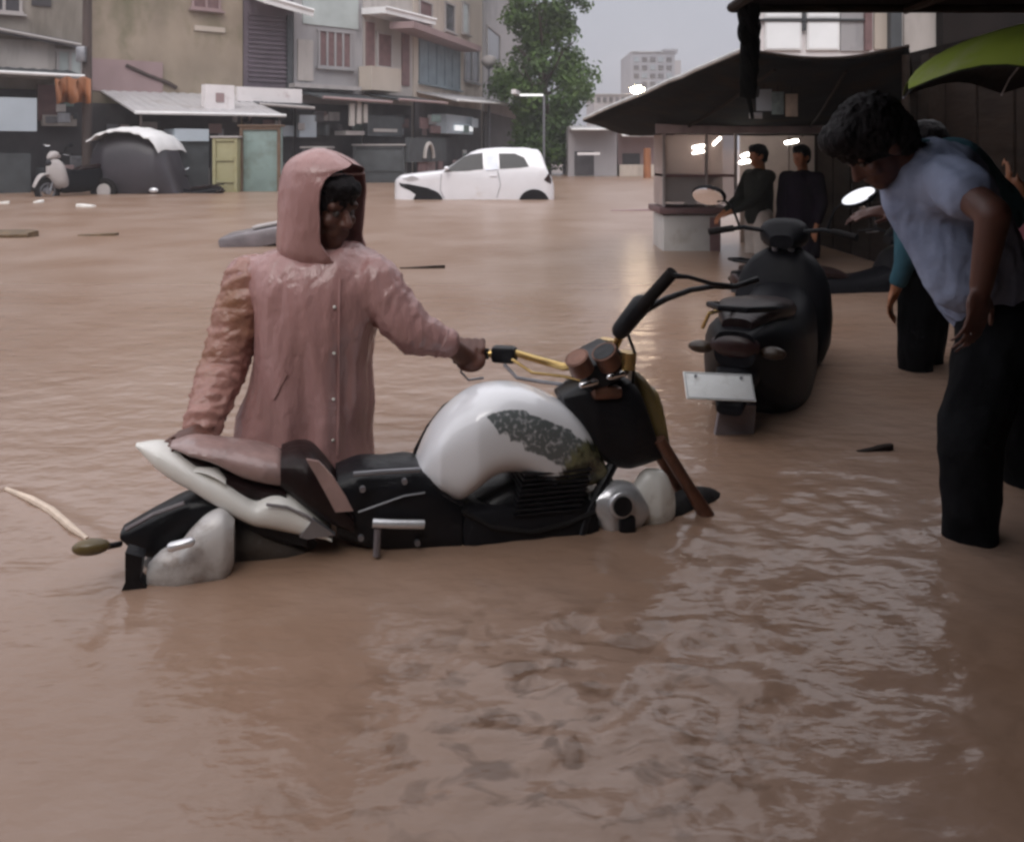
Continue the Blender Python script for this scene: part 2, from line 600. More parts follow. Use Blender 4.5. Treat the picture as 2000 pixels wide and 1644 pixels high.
def water():
    mb = MB()
    xs = np.arange(-2.6, 3.2001, .018)
    ys = np.arange(.75, 5.6001, .018)
    nx, ny = len(xs), len(ys)
    vs = [(float(x), float(y), wave(float(x), float(y))) for y in ys for x in xs]
    fs = [(j * nx + i, j * nx + i + 1, (j + 1) * nx + i + 1, (j + 1) * nx + i) for j in range(ny - 1) for i in range(nx - 1)]
    x0, x1, y0, y1 = xs[0], xs[-1], ys[0], ys[-1]
    n = len(vs)
    vs += [(-900, -60, 0), (900, -60, 0), (900, 1500, 0), (-900, 1500, 0)]
    c = [0, nx - 1, ny * nx - 1, (ny - 1) * nx]
    # skirt follows every border vertex so nothing overlaps or gaps
    fs += [tuple([n, n + 1] + list(range(nx - 1, -1, -1)))]
    fs += [tuple([n + 1, n + 2] + [j * nx + nx - 1 for j in range(ny - 1, -1, -1)])]
    fs += [tuple([n + 2, n + 3] + [(ny - 1) * nx + i for i in range(nx)])]
    fs += [tuple([n + 3, n] + [j * nx for j in range(ny)])]
    mb.add(vs, fs)
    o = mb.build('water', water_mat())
    for p in o.data.polygons:
        p.use_smooth = True
    tag(o, 'brown muddy flood water covering the street', None, None, 'structure')


water()

# ------------------------------------------------------------------ the white motorcycle
A0, A1 = wat(270, 1150), wat(1350, 1030)
BD = (A1 - A0).normalized()
BN = Vector((-BD.y, BD.x, 0))          # to the far side of the bike
BO = A0 + BN * .15
BYAW = math.atan2(BD.y, BD.x)
bike = thing('motorcycle', BO + BD * .75 + Vector((0, 0, -.6)), BYAW,
             'white naked motorcycle half sunk in brown water beside the person in the pink raincoat', 'motorcycle')


def B(u, w_, z):
    return BO + BD * u + BN * w_ + Vector((0, 0, z))


def bp(px, py, w_=-.06):
    """where the sight line through a photo pixel meets the bike's own upright plane at lateral offset w_"""
    k = (px - 1000) / F
    o = BO + BN * w_
    s = (o.x - k * o.y) / (k * BD.y - BD.x)
    Y = o.y + s * BD.y
    return s, HC + (YH - py) / F * Y


def bpt(px, py, w_=-.06):
    u, z = bp(px, py, w_)
    return B(u, w_, z)


def bloft(top, bot, wid, wc=0., wref=-.06, n=36, seg=28, ex=2.6, mb=None):
    """solid from photo outlines: top/bot/wid are lists of (px, value)"""
    mb = mb or MB()
    pxs = [p[0] for p in top]
    t, yt = crom(pxs, [p[1] for p in top], n)
    yb = crom([p[0] for p in bot], [p[1] for p in bot], n)[1]
    hw = np.interp(t, [p[0] for p in wid], [p[1] for p in wid])
    rings = []
    for x, a, b_, h in zip(t, yt, yb, hw):
        u, z1 = bp(x, a, wref)
        _, z0 = bp(x, b_, wref)
        zc, hz = (z1 + z0) / 2, max((z1 - z0) / 2, .002)
        rg = []
        for k in range(seg):
            q = 2 * math.pi * k / seg
            c, s_ = math.cos(q), math.sin(q)
            rg.append(B(u, wc + h * math.copysign(abs(c)**(2 / ex), c), zc + hz * math.copysign(abs(s_)**(2 / ex), s_)))
        rings.append(rg)
    return mb.rings(rings)


def tank_mat():
    m = M['white'].copy()
    m.name = 'white tank paint with green flame graphic'
    N, L = m.node_tree.nodes, m.node_tree.links
    b = N['Principled BSDF']
    src = b.inputs['Base Color'].links[0].from_socket
    at = N.new('ShaderNodeAttribute')
    at.attribute_name = 'graphic'
    sp = N.new('ShaderNodeSeparateColor')
    L.new(at.outputs['Color'], sp.inputs[0])
    tc = N.new('ShaderNodeTexCoord')
    nz = N.new('ShaderNodeTexNoise')
    nz.inputs['Scale'].default_value = 75
    nz.inputs['Detail'].default_value = 4
    L.new(tc.outputs['Object'], nz.inputs['Vector'])
    ad = N.new('ShaderNodeMath')
    ad.operation = 'MULTIPLY_ADD'
    ad.inputs[1].default_value = 1.
    L.new(sp.outputs[0], ad.inputs[0])
    L.new(nz.outputs['Fac'], ad.inputs[2])
    mr = N.new('ShaderNodeMapRange')
    mr.inputs['From Min'].default_value = 1.15
    mr.inputs['From Max'].default_value = 1.5
    mr.inputs['To Max'].default_value = .92
    L.new(ad.outputs[0], mr.inputs['Value'])
    m1 = N.new('ShaderNodeMix')
    m1.data_type = 'RGBA'
    L.new(mr.outputs[0], m1.inputs['Factor'])
    L.new(src, m1.inputs['A'])
    m1.inputs['B'].default_value = (.075, .09, .09, 1)
    n2 = N.new('ShaderNodeTexNoise')
    n2.inputs['Scale'].default_value = 26
    L.new(tc.outputs['Object'], n2.inputs['Vector'])
    r2 = N.new('ShaderNodeValToRGB')
    r2.color_ramp.elements[0].position = .42
    r2.color_ramp.elements[0].color = (.035, .035, .02, 1)
    r2.color_ramp.elements[1].position = .58
    r2.color_ramp.elements[1].color = (.17, .17, .09, 1)
    L.new(n2.outputs['Fac'], r2.inputs[0])
    m2 = N.new('ShaderNodeMix')
    m2.data_type = 'RGBA'
    L.new(sp.outputs[1], m2.inputs['Factor'])
    L.new(m1.outputs['Result'], m2.inputs['A'])
    L.new(r2.outputs[0], m2.inputs['B'])
    L.new(m2.outputs['Result'], b.inputs['Base Color'])
    return m


def make_bike():
    W = -.10
    # tank
    top = [(816, 945), (840, 885), (870, 838), (905, 803), (945, 779), (990, 769), (1040, 772), (1090, 789), (1130, 814), (1165, 858), (1190, 908), (1206, 945)]
    bot = [(816, 955), (840, 968), (870, 980), (905, 990), (930, 972), (970, 941), (1010, 933), (1050, 946), (1085, 970), (1130, 968), (1180, 958), (1206, 950)]
    wid = [(816, .05), (860, .105), (930, .135), (1050, .135), (1140, .12), (1206, .07)]
    tk = bloft(top, bot, wid, 0, W, 72, 56, 2.9).build('fuel_tank', tank_mat(), bike)
    me = tk.data
    ca = me.color_attributes.new('graphic', 'FLOAT_COLOR', 'POINT')

    def inside(u, z, poly):
        c = False
        for i in range(len(poly)):
            (x1, y1), (x2, y2) = poly[i], poly[i - 1]
            if (y1 > z) != (y2 > z) and u < (x2 - x1) * (z - y1) / (y2 - y1) + x1:
                c = not c
        return c
    flame = [bp(x, y, W) for x, y in [(940, 808), (975, 796), (1025, 798), (1075, 815), (1120, 842), (1155, 866), (1135, 925), (1095, 912), (1060, 890), (1015, 868), (970, 840)]]
    patch = [bp(x, y, W) for x, y in [(1104, 890), (1138, 856), (1170, 866), (1200, 930), (1206, 950), (1150, 972), (1090, 962), (1082, 930)]]
    rt = mw(bike)
    for i, v in enumerate(me.vertices):
        p = rt @ v.co - BO
        u, ww, z = p.dot(BD), p.dot(BN), p.z
        ca.data[i].color = (1. if (ww < .02 and inside(u, z, flame)) else 0., 1. if (ww < .05 and inside(u, z, patch)) else 0., 0, 1)
    # dark trim along the far rear edge of the tank
    e = [bpt(x, y, .10) for x, y in [(808, 912), (818, 880), (842, 838), (872, 800), (908, 775), (950, 766), (1000, 764)]]
    MB().tube(e, [.012, .016, .018, .018, .016, .012, .008]).build('tank_trim', 'black', bike)
    MB().disc(bpt(1035, 772, 0) + Vector((0, 0, .004)), (0.1, 0, 1), .035, .02).build('fuel_cap', 'chrome', tk)

    # tail cowl, lower white panel
    top = [(254, 888), (300, 887), (335, 897), (370, 912), (405, 930), (440, 945), (475, 968), (500, 979), (520, 966), (545, 962), (575, 972), (605, 995), (648, 1044)]
    bot = [(254, 894), (300, 932), (335, 955), (370, 970), (405, 988), (440, 1008), (475, 1026), (500, 1035), (520, 1040), (545, 1045), (575, 1050), (605, 1053), (648, 1050)]
    wid = [(254, .012), (300, .06), (400, .10), (648, .125)]
    tail = bloft(top, bot, wid, 0, -.09, 60, 24, 2.8).build('tail_cowl', 'whiteshell', bike)
    # thin crease along the side of the cowl and a mud-stained lower lip
    MB().tube([bpt(x, y, -.118) for x, y in [(520, 985), (560, 990), (600, 1008), (640, 1040)]], .004, 6).build('crease', 'slate', tail)
    # black inner panel between cowl and pillion seat
    top = [(330, 893), (380, 900), (440, 925), (500, 945), (560, 955)]
    bot = [(330, 903), (380, 930), (440, 965), (500, 985), (560, 985)]
    bloft(top, bot, [(330, .03), (400, .065), (560, .09)], 0, -.07, 20, 16).build('inner_panel', 'vinyldark', bike)
    # small tail reflector sitting in the black panel
    bloft([(365, 916), (400, 914), (430, 924), (442, 935)], [(365, 924), (400, 928), (430, 940), (442, 945)], [(365, .074), (442, .094)], 0, -.07, 10, 14).build('side_grip', 'whiteshell', bike)
    # seats
    top = [(328, 880), (360, 873), (420, 876), (470, 881), (520, 892), (555, 908), (575, 935)]
    bot = [(328, 888), (360, 896), (420, 914), (470, 940), (520, 952), (555, 958), (575, 955)]
    bloft(top, bot, [(328, .03), (370, .075), (520, .10), (575, .08)], 0, -.07, 36, 22, 2.3).build('pillion_seat', 'vinyl', bike)
    top = [(548, 897), (580, 888), (610, 893), (640, 925), (668, 965), (690, 1000)]
    bot = [(548, 960), (580, 985), (610, 1005), (640, 1025), (668, 1035), (690, 1040)]
    st = bloft(top, bot, [(548, .09), (600, .12), (690, .12)], 0, -.08, 30, 22, 3).build('rider_seat', 'vinyldark', bike)
    mb = MB()
    g = [bpt(x, y, -.122) for x, y in [(598, 896), (622, 900), (650, 930), (675, 968), (690, 996), (655, 999), (640, 970), (618, 930)]]
    mb.sheet([p for p in g], .012).build('seat_sheen', 'vinyl', st)  # pale strip in place of sky sheen on the seat's front slope
    # dark middle: side panel under the seat front, engine mass
    top = [(660, 938), (700, 922), (760, 920), (815, 917), (850, 935), (900, 985)]
    bot = [(660, 1062), (700, 1075), (760, 1085), (815, 1090), (850, 1092), (900, 1092)]
    bloft(top, bot, [(660, .09), (760, .105), (900, .11)], 0, -.09, 30, 20, 4).build('side_panel', 'black', bike)
    MB().tube([bpt(x, y, -.11) for x, y in [(690, 926), (750, 921), (820, 917)]], .007, 8).build('shine_strip', 'steel', bike)  # steel strip in place of wet shine along the panel's top edge
    MB().tube([bpt(728, 1021, -.135), bpt(765, 1023, -.14), (bpt(828, 1024, -.135))], .012, 10).build('chrome_strip', 'silver', bike)
    MB().tube([bpt(738, 1030, -.13), bpt(735, 1085, -.13)], .010, 8).build('frame_tube', 'slate', bike)
    # engine: crankcase, cylinder with fins, covers
    u0, _ = bp(850, 1000)
    u1, _ = bp(1180, 1000)
    um = (u0 + u1) / 2
    rot = Matrix.Rotation(BYAW, 3, 'Z')
    en = MB().box(B(um + .02, 0, -.03), (.42, .24, .26), rot, .04).build('engine', 'black', bike)
    mb = MB()
    for i in range(9):
        mb.box(B(um + .06 + i * .004, 0, .075 + i * .014), (.20, .25, .006), rot)
    mb.build('cooling_fin', 'black', en)
    bloft([(840, 985), (900, 1000), (1000, 955), (1100, 975), (1190, 980)], [(840, 1110), (900, 1110), (1000, 1105), (1100, 1095), (1190, 1080)],
          [(840, .10), (1190, .09)], 0, -.09, 20, 18, 4).build('engine_shroud', 'black', bike)
    for s in (-1, 1):
        MB().tube([B(u1 + .05, s * .05, .20), B(um + .18, s * .11, .05), B(um + .12, s * .11, -.15)], .016).build('frame_tube', 'black', bike)
    MB().tube([B(um + .22, -.06, .04), B(um + .27, -.07, -.02), B(um + .24, -.08, -.15)], .02, 10).build('exhaust_pipe', 'bronze', bike)
    # headlight nacelle, amber cowl flank
    top = [(1103, 776), (1135, 754), (1180, 744), (1225, 740), (1250, 762), (1270, 815), (1290, 880)]
    bot = [(1103, 788), (1135, 842), (1180, 902), (1225, 918), (1250, 914), (1270, 908), (1290, 898)]
    bloft(top, bot, [(1103, .05), (1160, .095), (1230, .10), (1290, .07)], 0, -.06, 30, 22, 4.2).build('headlight_housing', 'black', bike)
    top = [(1246, 728), (1262, 738), (1280, 760), (1296, 800), (1300, 850)]
    bot = [(1246, 745), (1262, 800), (1280, 880), (1296, 892), (1300, 870)]
    bloft(top, bot, [(1246, .05), (1300, .09)], .02, -.04, 16, 18).build('front_cowl', 'olive', bike)
    # panel seams, bolts and small fittings
    MB().tube([bpt(x, y, -.112) for x, y in [(700, 1000), (742, 985), (790, 968), (830, 962)]], .003, 6).build('panel_seam', 'steel', bike)
    for x, y in ((708, 955), (790, 940), (705, 1050), (815, 1060)):
        MB().disc(bpt(x, y, -.116), BN, .008, .012, 10).build('bolt', 'steel', bike)
    MB().tube([bpt(x, y, -.12) for x, y in [(905, 1000), (960, 1030), (1040, 1040), (1110, 1022), (1160, 1000)]], .008, 8).build('hose', 'rubber', bike)
    MB().tube([bpt(x, y, -.125) for x, y in [(845, 945), (870, 968), (905, 985)]], .004, 6).build('tank_seam', 'black', bike)
    # instrument cluster
    c = bpt(1165, 712, 0)
    cl = MB().box(c, (.14, .20, .085), Matrix.Rotation(BYAW, 3, 'Z') @ Matrix.Rotation(R(-24), 3, 'Y'), .02).build('instrument_cluster', 'black', bike)
    nrm = (-BD * .5 - BN * .28 + Vector((0, 0, .85))).normalized()
    for px, py, r in ((1133, 712, .034), (1186, 700, .036)):
        q = bpt(px, py, -.10)
        g = MB().disc(q, nrm, r, .05).build('gauge', 'bronze', bike)
        MB().torus(q + nrm * .026, nrm, r, .0028, 28, 8).build('gauge_rim', 'bronze', g)
        MB().disc(q + nrm * .027, nrm, r * .9, .004).build('gauge_face', 'bronze' if px < 1150 else 'black', g)
    for px, py in ((1150, 749), (1203, 733)):
        MB().cap(bpt(px - 13, py + 3, -.12), bpt(px + 13, py - 4, -.12), .010, .010, 10).build('glint_knob', 'chrome', bike)  # chrome bits in place of two bright reflections on the cluster
    # top clamp and fork
    hub = bpt(1165, 738, 0)
    MB().box(hub + Vector((0, 0, -.02)), (.09, .22, .035), Matrix.Rotation(BYAW, 3, 'Z'), .012).build('fork_clamp', 'bronze', bike)
    for s in (-1, 1):
        a = bpt(1205, 690, 0) + BN * (s * .09)
        MB().disc(a, (0.1, 0, 1), .025, .05).build('fork_cap', 'gold', bike)
        f0, f1 = bpt(1268, 842, 0) + BN * (s * .075), bpt(1374, 1012, 0) + BN * (s * .075)
        fk = MB().tube([f0, f0.lerp(f1, .55), f1, f1 + (f1 - f0) * .4], [.019, .019, .026, .026], 14).build('fork_tube', 'bronze', bike)
    # front wheel, turned away to the left
    st_ = BYAW + R(28)
    wd = Vector((math.cos(st_), math.sin(st_), 0))
    wn = Vector((-wd.y, wd.x, 0))
    wc = bpt(1345, 1138, .02)
    fw = MB().torus(wc, wn, .235, .058, 48, 14).build('front_wheel', 'rubber', bike)
    MB().torus(wc, wn, .175, .02, 40, 8).build('rim', 'black', fw)
    mb = MB()
    for i in range(5):
        q = i * 2 * math.pi / 5
        mb.tube([wc, wc + (wd * math.cos(q) + Vector((0, 0, math.sin(q)))) * .175], .014, 8)
    mb.disc(wc, wn, .04, .1).build('spoke', 'black', fw)
    top = [(1246, 962), (1265, 932), (1290, 926), (1312, 936), (1322, 960)]
    bot = [(1246, 1052), (1265, 1058), (1290, 1052), (1312, 1040), (1322, 1020)]
    bloft(top, bot, [(1246, .03), (1290, .045), (1322, .03)], -.06, -.10, 18, 18, 2.6).build('front_fender', 'whiteshell', bike)
    # silver shroud with a round black lamp
    top = [(1142, 985), (1165, 972), (1195, 955), (1230, 948), (1255, 962), (1268, 985)]
    bot = [(1142, 992), (1165, 1015), (1195, 1062), (1230, 1065), (1255, 1045), (1268, 1020)]
    sh = bloft(top, bot, [(1142, .02), (1195, .05), (1268, .035)], -.08, -.12, 26, 20, 2.4).build('radiator_shroud', 'silver', bike)
    lc = bpt(1214, 986, -.135)
    MB().torus(lc, BN, .031, .009, 28, 10).build('lamp_rim', 'silver', sh)
    MB().disc(lc, BN, .028, .03).build('round_lamp', 'black', sh)
    MB().box(bpt(1225, 1030, -.13), (.05, .03, .07), rot, .012).build('bracket', 'black', sh)
    # handlebar and controls
    L0, L1 = bpt(862, 688, .33), bpt(948, 691, .30)
    Lm = bpt(1010, 690, .25)
    Rg0, Rg1 = bpt(1222, 632, -.13), bpt(1312, 534, -.26)
    mid = bpt(1100, 716, .05)
    MB().tube([L0, L1, Lm, bpt(1050, 702, .16), mid, bpt(1150, 712, .01)], .0125, 10).build('handlebar', 'gold', bike)
    MB().tube([bpt(1150, 712, .01), bpt(1195, 690, -.05), bpt(1212, 655, -.10), Rg0, bpt(1245, 606, -.15)], .0125, 10).build('handlebar', 'gold', bike)
    MB().tube([bpt(850, 686, .335), bpt(900, 688, .32), bpt(955, 691, .30)], .018, 12).build('handgrip', 'rubber', bike)
    d = (Lm - L1).normalized()
    MB().box(bpt(985, 692, .275), (.085, .05, .055), Matrix.Rotation(math.atan2(d.y, d.x), 3, 'Z'), .014).build('switch_box', 'black', bike)
    MB().tube([bpt(1245, 608, -.15), bpt(1280, 570, -.21), bpt(1314, 532, -.265)], .018, 12).build('handgrip', 'rubber', bike)
    MB().cap(bpt(1212, 645, -.12), bpt(1252, 595, -.15), .026, .030, 12).build('switch_box', 'black', bike)
    # brake lever and mirror stay running out to the right, cables
    MB().tube([bpt(1256, 608, -.13), bpt(1300, 584, -.17), bpt(1350, 566, -.22), bpt(1395, 559, -.26), bpt(1432, 560, -.28)],
              [.011, .009, .008, .008, .009], 8).build('brake_lever', 'black', bike)
    MB().tube([bpt(1306, 538, -.26), bpt(1345, 541, -.27), bpt(1390, 554, -.275), bpt(1435, 560, -.28), bpt(1480, 545, -.29)],
              [.010, .006, .006, .008, .009], 8).build('mirror_stay', 'black', bike)
    MB().tube([bpt(905, 700, .30), bpt(900, 726, .31), bpt(915, 742, .31), bpt(945, 738, .30)], .004, 6).build('clutch_lever', 'steel', bike)
    MB().tube([bpt(985, 712, .25), bpt(1010, 738, .2), bpt(1060, 746, .12), bpt(1110, 752, .02)], .006, 6).build('cable', 'steel', bike)
    MB().tube([bpt(1000, 702, .22), bpt(1040, 728, .15), bpt(1100, 735, .05), bpt(1140, 745, -.03)], .005, 6).build('cable', 'gold', bike)
    MB().tube([bpt(1222, 640, -.13), bpt(1240, 690, -.10), bpt(1235, 760, -.05)], .005, 6).build('cable', 'black', bike)
    # rear: fender, mud flap, wheel, muffler, indicators
    top = [(232, 1046), (262, 1028), (310, 1002), (360, 978), (405, 972), (450, 985), (520, 1010), (600, 1030)]
    bot = [(232, 1062), (262, 1088), (310, 1094), (360, 1058), (405, 1022), (450, 1014), (520, 1050), (600, 1070)]
    bloft(top, bot, [(232, .035), (300, .06), (450, .07), (600, .08)], 0, -.05, 36, 20, 3.2).build('rear_fender', 'black', bike)
    MB().tube([bpt(246, 1034, -.06), bpt(300, 1004, -.07), bpt(360, 982, -.075)], .006, 6).build('fender_trim', 'slate', bike)
    MB().sheet([bpt(x - 14, y, -.13) for x, y in [(262, 1070), (296, 1080), (290, 1125), (312, 1148), (280, 1162), (248, 1160), (262, 1128)]], .05).build('mud_flap', 'black', bike)
    rw = bpt(455, 1235, 0)
    tw = MB().torus(rw, BN, .25, .068, 48, 14).build('rear_wheel', 'mudtyre', bike)
    MB().torus(rw, BN, .18, .02, 40, 8).build('rim', 'black', tw)
    mb = MB()
    mf = bloft([(286, 1112), (312, 1086), (345, 1074), (372, 1042), (402, 1014), (438, 1006), (456, 1024)],
               [(286, 1150), (312, 1165), (345, 1170), (372, 1165), (402, 1160), (438, 1150), (456, 1110)],
               [(286, .03), (345, .05), (438, .05), (456, .03)], -.11, -.14, 30, 20, 2.6).build('muffler', 'mudalu', bike)
    mb = MB()
    mb.cap(bpt(335, 1068, -.205), bpt(372, 1058, -.205), .012, .012, 10).build('muffler_bracket', 'silver', mf)
    MB().tube([bpt(235, 1062, -.05), bpt(195, 1070, -.12), bpt(168, 1064, -.16)], .008, 8).build('indicator_stalk', 'black', bike)
    MB().ell(bpt(178, 1068, -.16), (.045, .022, .02), Matrix.Rotation(BYAW, 3, 'Z')).build('turn_signal', 'olive', bike)
    MB().sheet([bpt(x, y, -.115) for x, y in [(585, 1046), (612, 1012), (655, 1042), (600, 1050)]], .02).build('heel_plate', 'steel', bike)


make_bike()


# ------------------------------------------------------------------ people
def finger(mb, pts, r):
    for i in range(len(pts) - 1):
        mb.cap(pts[i], pts[i + 1], r * (1 - .1 * i), r * (1 - .1 * (i + 1)), 8)


def grip_hand(mb, c, axis, back, wrist, k=1.):
    """closed hand round a bar: c on the bar, axis along it, back = direction of the back of the hand"""
    axis = axis.normalized()
    back = (back - axis * back.dot(axis)).normalized()
    fw_ = axis.cross(back).normalized()
    if fw_.dot(c - wrist) < 0:
        fw_ = -fw_
    rr = .027 * k
    for i in range(4):
        o = c + axis * ((i - 1.5) * .0205 * k)
        ln = (.95, 1.05, 1.0, .85)[i]
        pts = [o + (back * math.cos(R(a)) + fw_ * math.sin(R(a))) * rr * m for a, m in ((-25, 1.25), (40, 1.3), (100 * ln, 1.12), (170 * ln, 1.0), (205 * ln, .95))]
        finger(mb, pts, .0098 * k)
    pal = c - fw_ * (.036 * k) + back * (.012 * k)
    rot = Matrix((axis, fw_, back)).transposed()
    mb.ell(pal, (.044 * k, .042 * k, .021 * k), rot)
    th0 = c - fw_ * (.03 * k) - axis * (.04 * k)
    finger(mb, [th0, c - fw_ * (.012 * k) - axis * (.034 * k) - back * (.022 * k), c + fw_ * (.014 * k) - axis * (.02 * k) - back * (.03 * k)], .0115 * k)
    mb.cap(wrist, pal, .027 * k, .026 * k)


def flat_hand(mb, wrist, tip, up, k=1., curl=.25):
    """relaxed hand: palm from the wrist, five slightly bent fingers"""
    f = (tip - wrist).normalized()
    s = f.cross(up).normalized()
    u = s.cross(f).normalized()
    pal = wrist + f * (.05 * k)
    mb.ell(pal, (.044 * k, .05 * k, .017 * k), Matrix((s, f, u)).transposed())
    for i in range(4):
        b0 = wrist + f * (.088 * k) + s * ((i - 1.5) * .0205 * k)
        ln = (.8, 1., .95, .75)[i] * .038 * k
        d1 = f
        p1 = b0 + (f - u * curl * .5) * ln
        p2 = p1 + (f - u * curl * 1.4) * ln * .8
        p3 = p2 + (f - u * curl * 2.4) * ln * .6
        finger(mb, [b0 - f * .02 * k, b0, p1, p2, p3], .0088 * k)
    t0 = wrist + f * (.025 * k) - s * (.03 * k)
    finger(mb, [t0, t0 + (f * .6 - s * .8 - u * .1) * .035 * k, t0 + (f * 1.35 - s * .95 - u * .25) * .045 * k], .0105 * k)
    mb.cap(wrist - f * .03 * k, pal, .027 * k, .024 * k)


def head(mb, c, fd, k=1., neck=None):
    """head with brow, nose, lips, chin and ears; fd = where the face looks. returns eye centres"""
    fd = fd.normalized()
    up = Vector((0, 0, 1))
    s = fd.cross(up).normalized()
    u = s.cross(fd).normalized()
    rot = Matrix((s, fd, u)).transposed()

    def q(a, b, d):
        return c + (s * a + fd * b + u * d) * k
    mb.ell(q(0, -.012, .03), (.076 * k, .096 * k, .092 * k), rot)
    mb.ell(q(0, .022, -.035), (.060 * k, .066 * k, .078 * k), rot)
    mb.ell(q(0, .058, -.088), (.027 * k, .026 * k, .022 * k), rot)
    mb.cap(q(-.045, .066, .028), q(.045, .066, .028), .014 * k, .014 * k, 8)
    mb.cap(q(0, .080, .014), q(0, .102, -.022), .009 * k, .014 * k, 8)
    mb.ell(q(0, .090, -.026), (.021 * k, .013 * k, .010 * k), rot)
    mb.cap(q(-.022, .078, -.055), q(.022, .078, -.055), .0085 * k, .0085 * k, 8)
    mb.cap(q(-.018, .076, -.066), q(.018, .076, -.066), .009 * k, .009 * k, 8)
    for e in (-1, 1):
        mb.ell(q(e * .040, .058, -.02), (.024 * k, .022 * k, .022 * k), rot)
        mb.ell(q(e * .079, -.012, -.008), (.010 * k, .022 * k, .034 * k), rot)
    if neck is not None:
        mb.cap(q(0, -.02, -.05), neck, .052 * k, .060 * k)
    return [q(-.031, .070, .008), q(.031, .070, .008)], (s, fd, u)


def hair_cap(c, fd, k=1., m='hair', parent=None, vox=.008, drop=.0):
    fd = fd.normalized()
    s = fd.cross(Vector((0, 0, 1))).normalized()
    u = s.cross(fd).normalized()
    rot = Matrix((s, fd, u)).transposed()
    mb = MB()
    mb.ell(c + (u * .045 - fd * .022) * k, (.090 * k, .106 * k, .088 * k), rot)
    mb.ell(c + (u * .0 - fd * .055) * k, (.082 * k, .066 * k, .09 * k), rot)
    mb.ell(c + (u * .085 + fd * .045) * k, (.068 * k, .055 * k, .04 * k), rot)
    rnd = fold(.010, 38, (1, 1, 1), 3)
    return organic('hair', mb, vox, m, parent, 3, rnd)


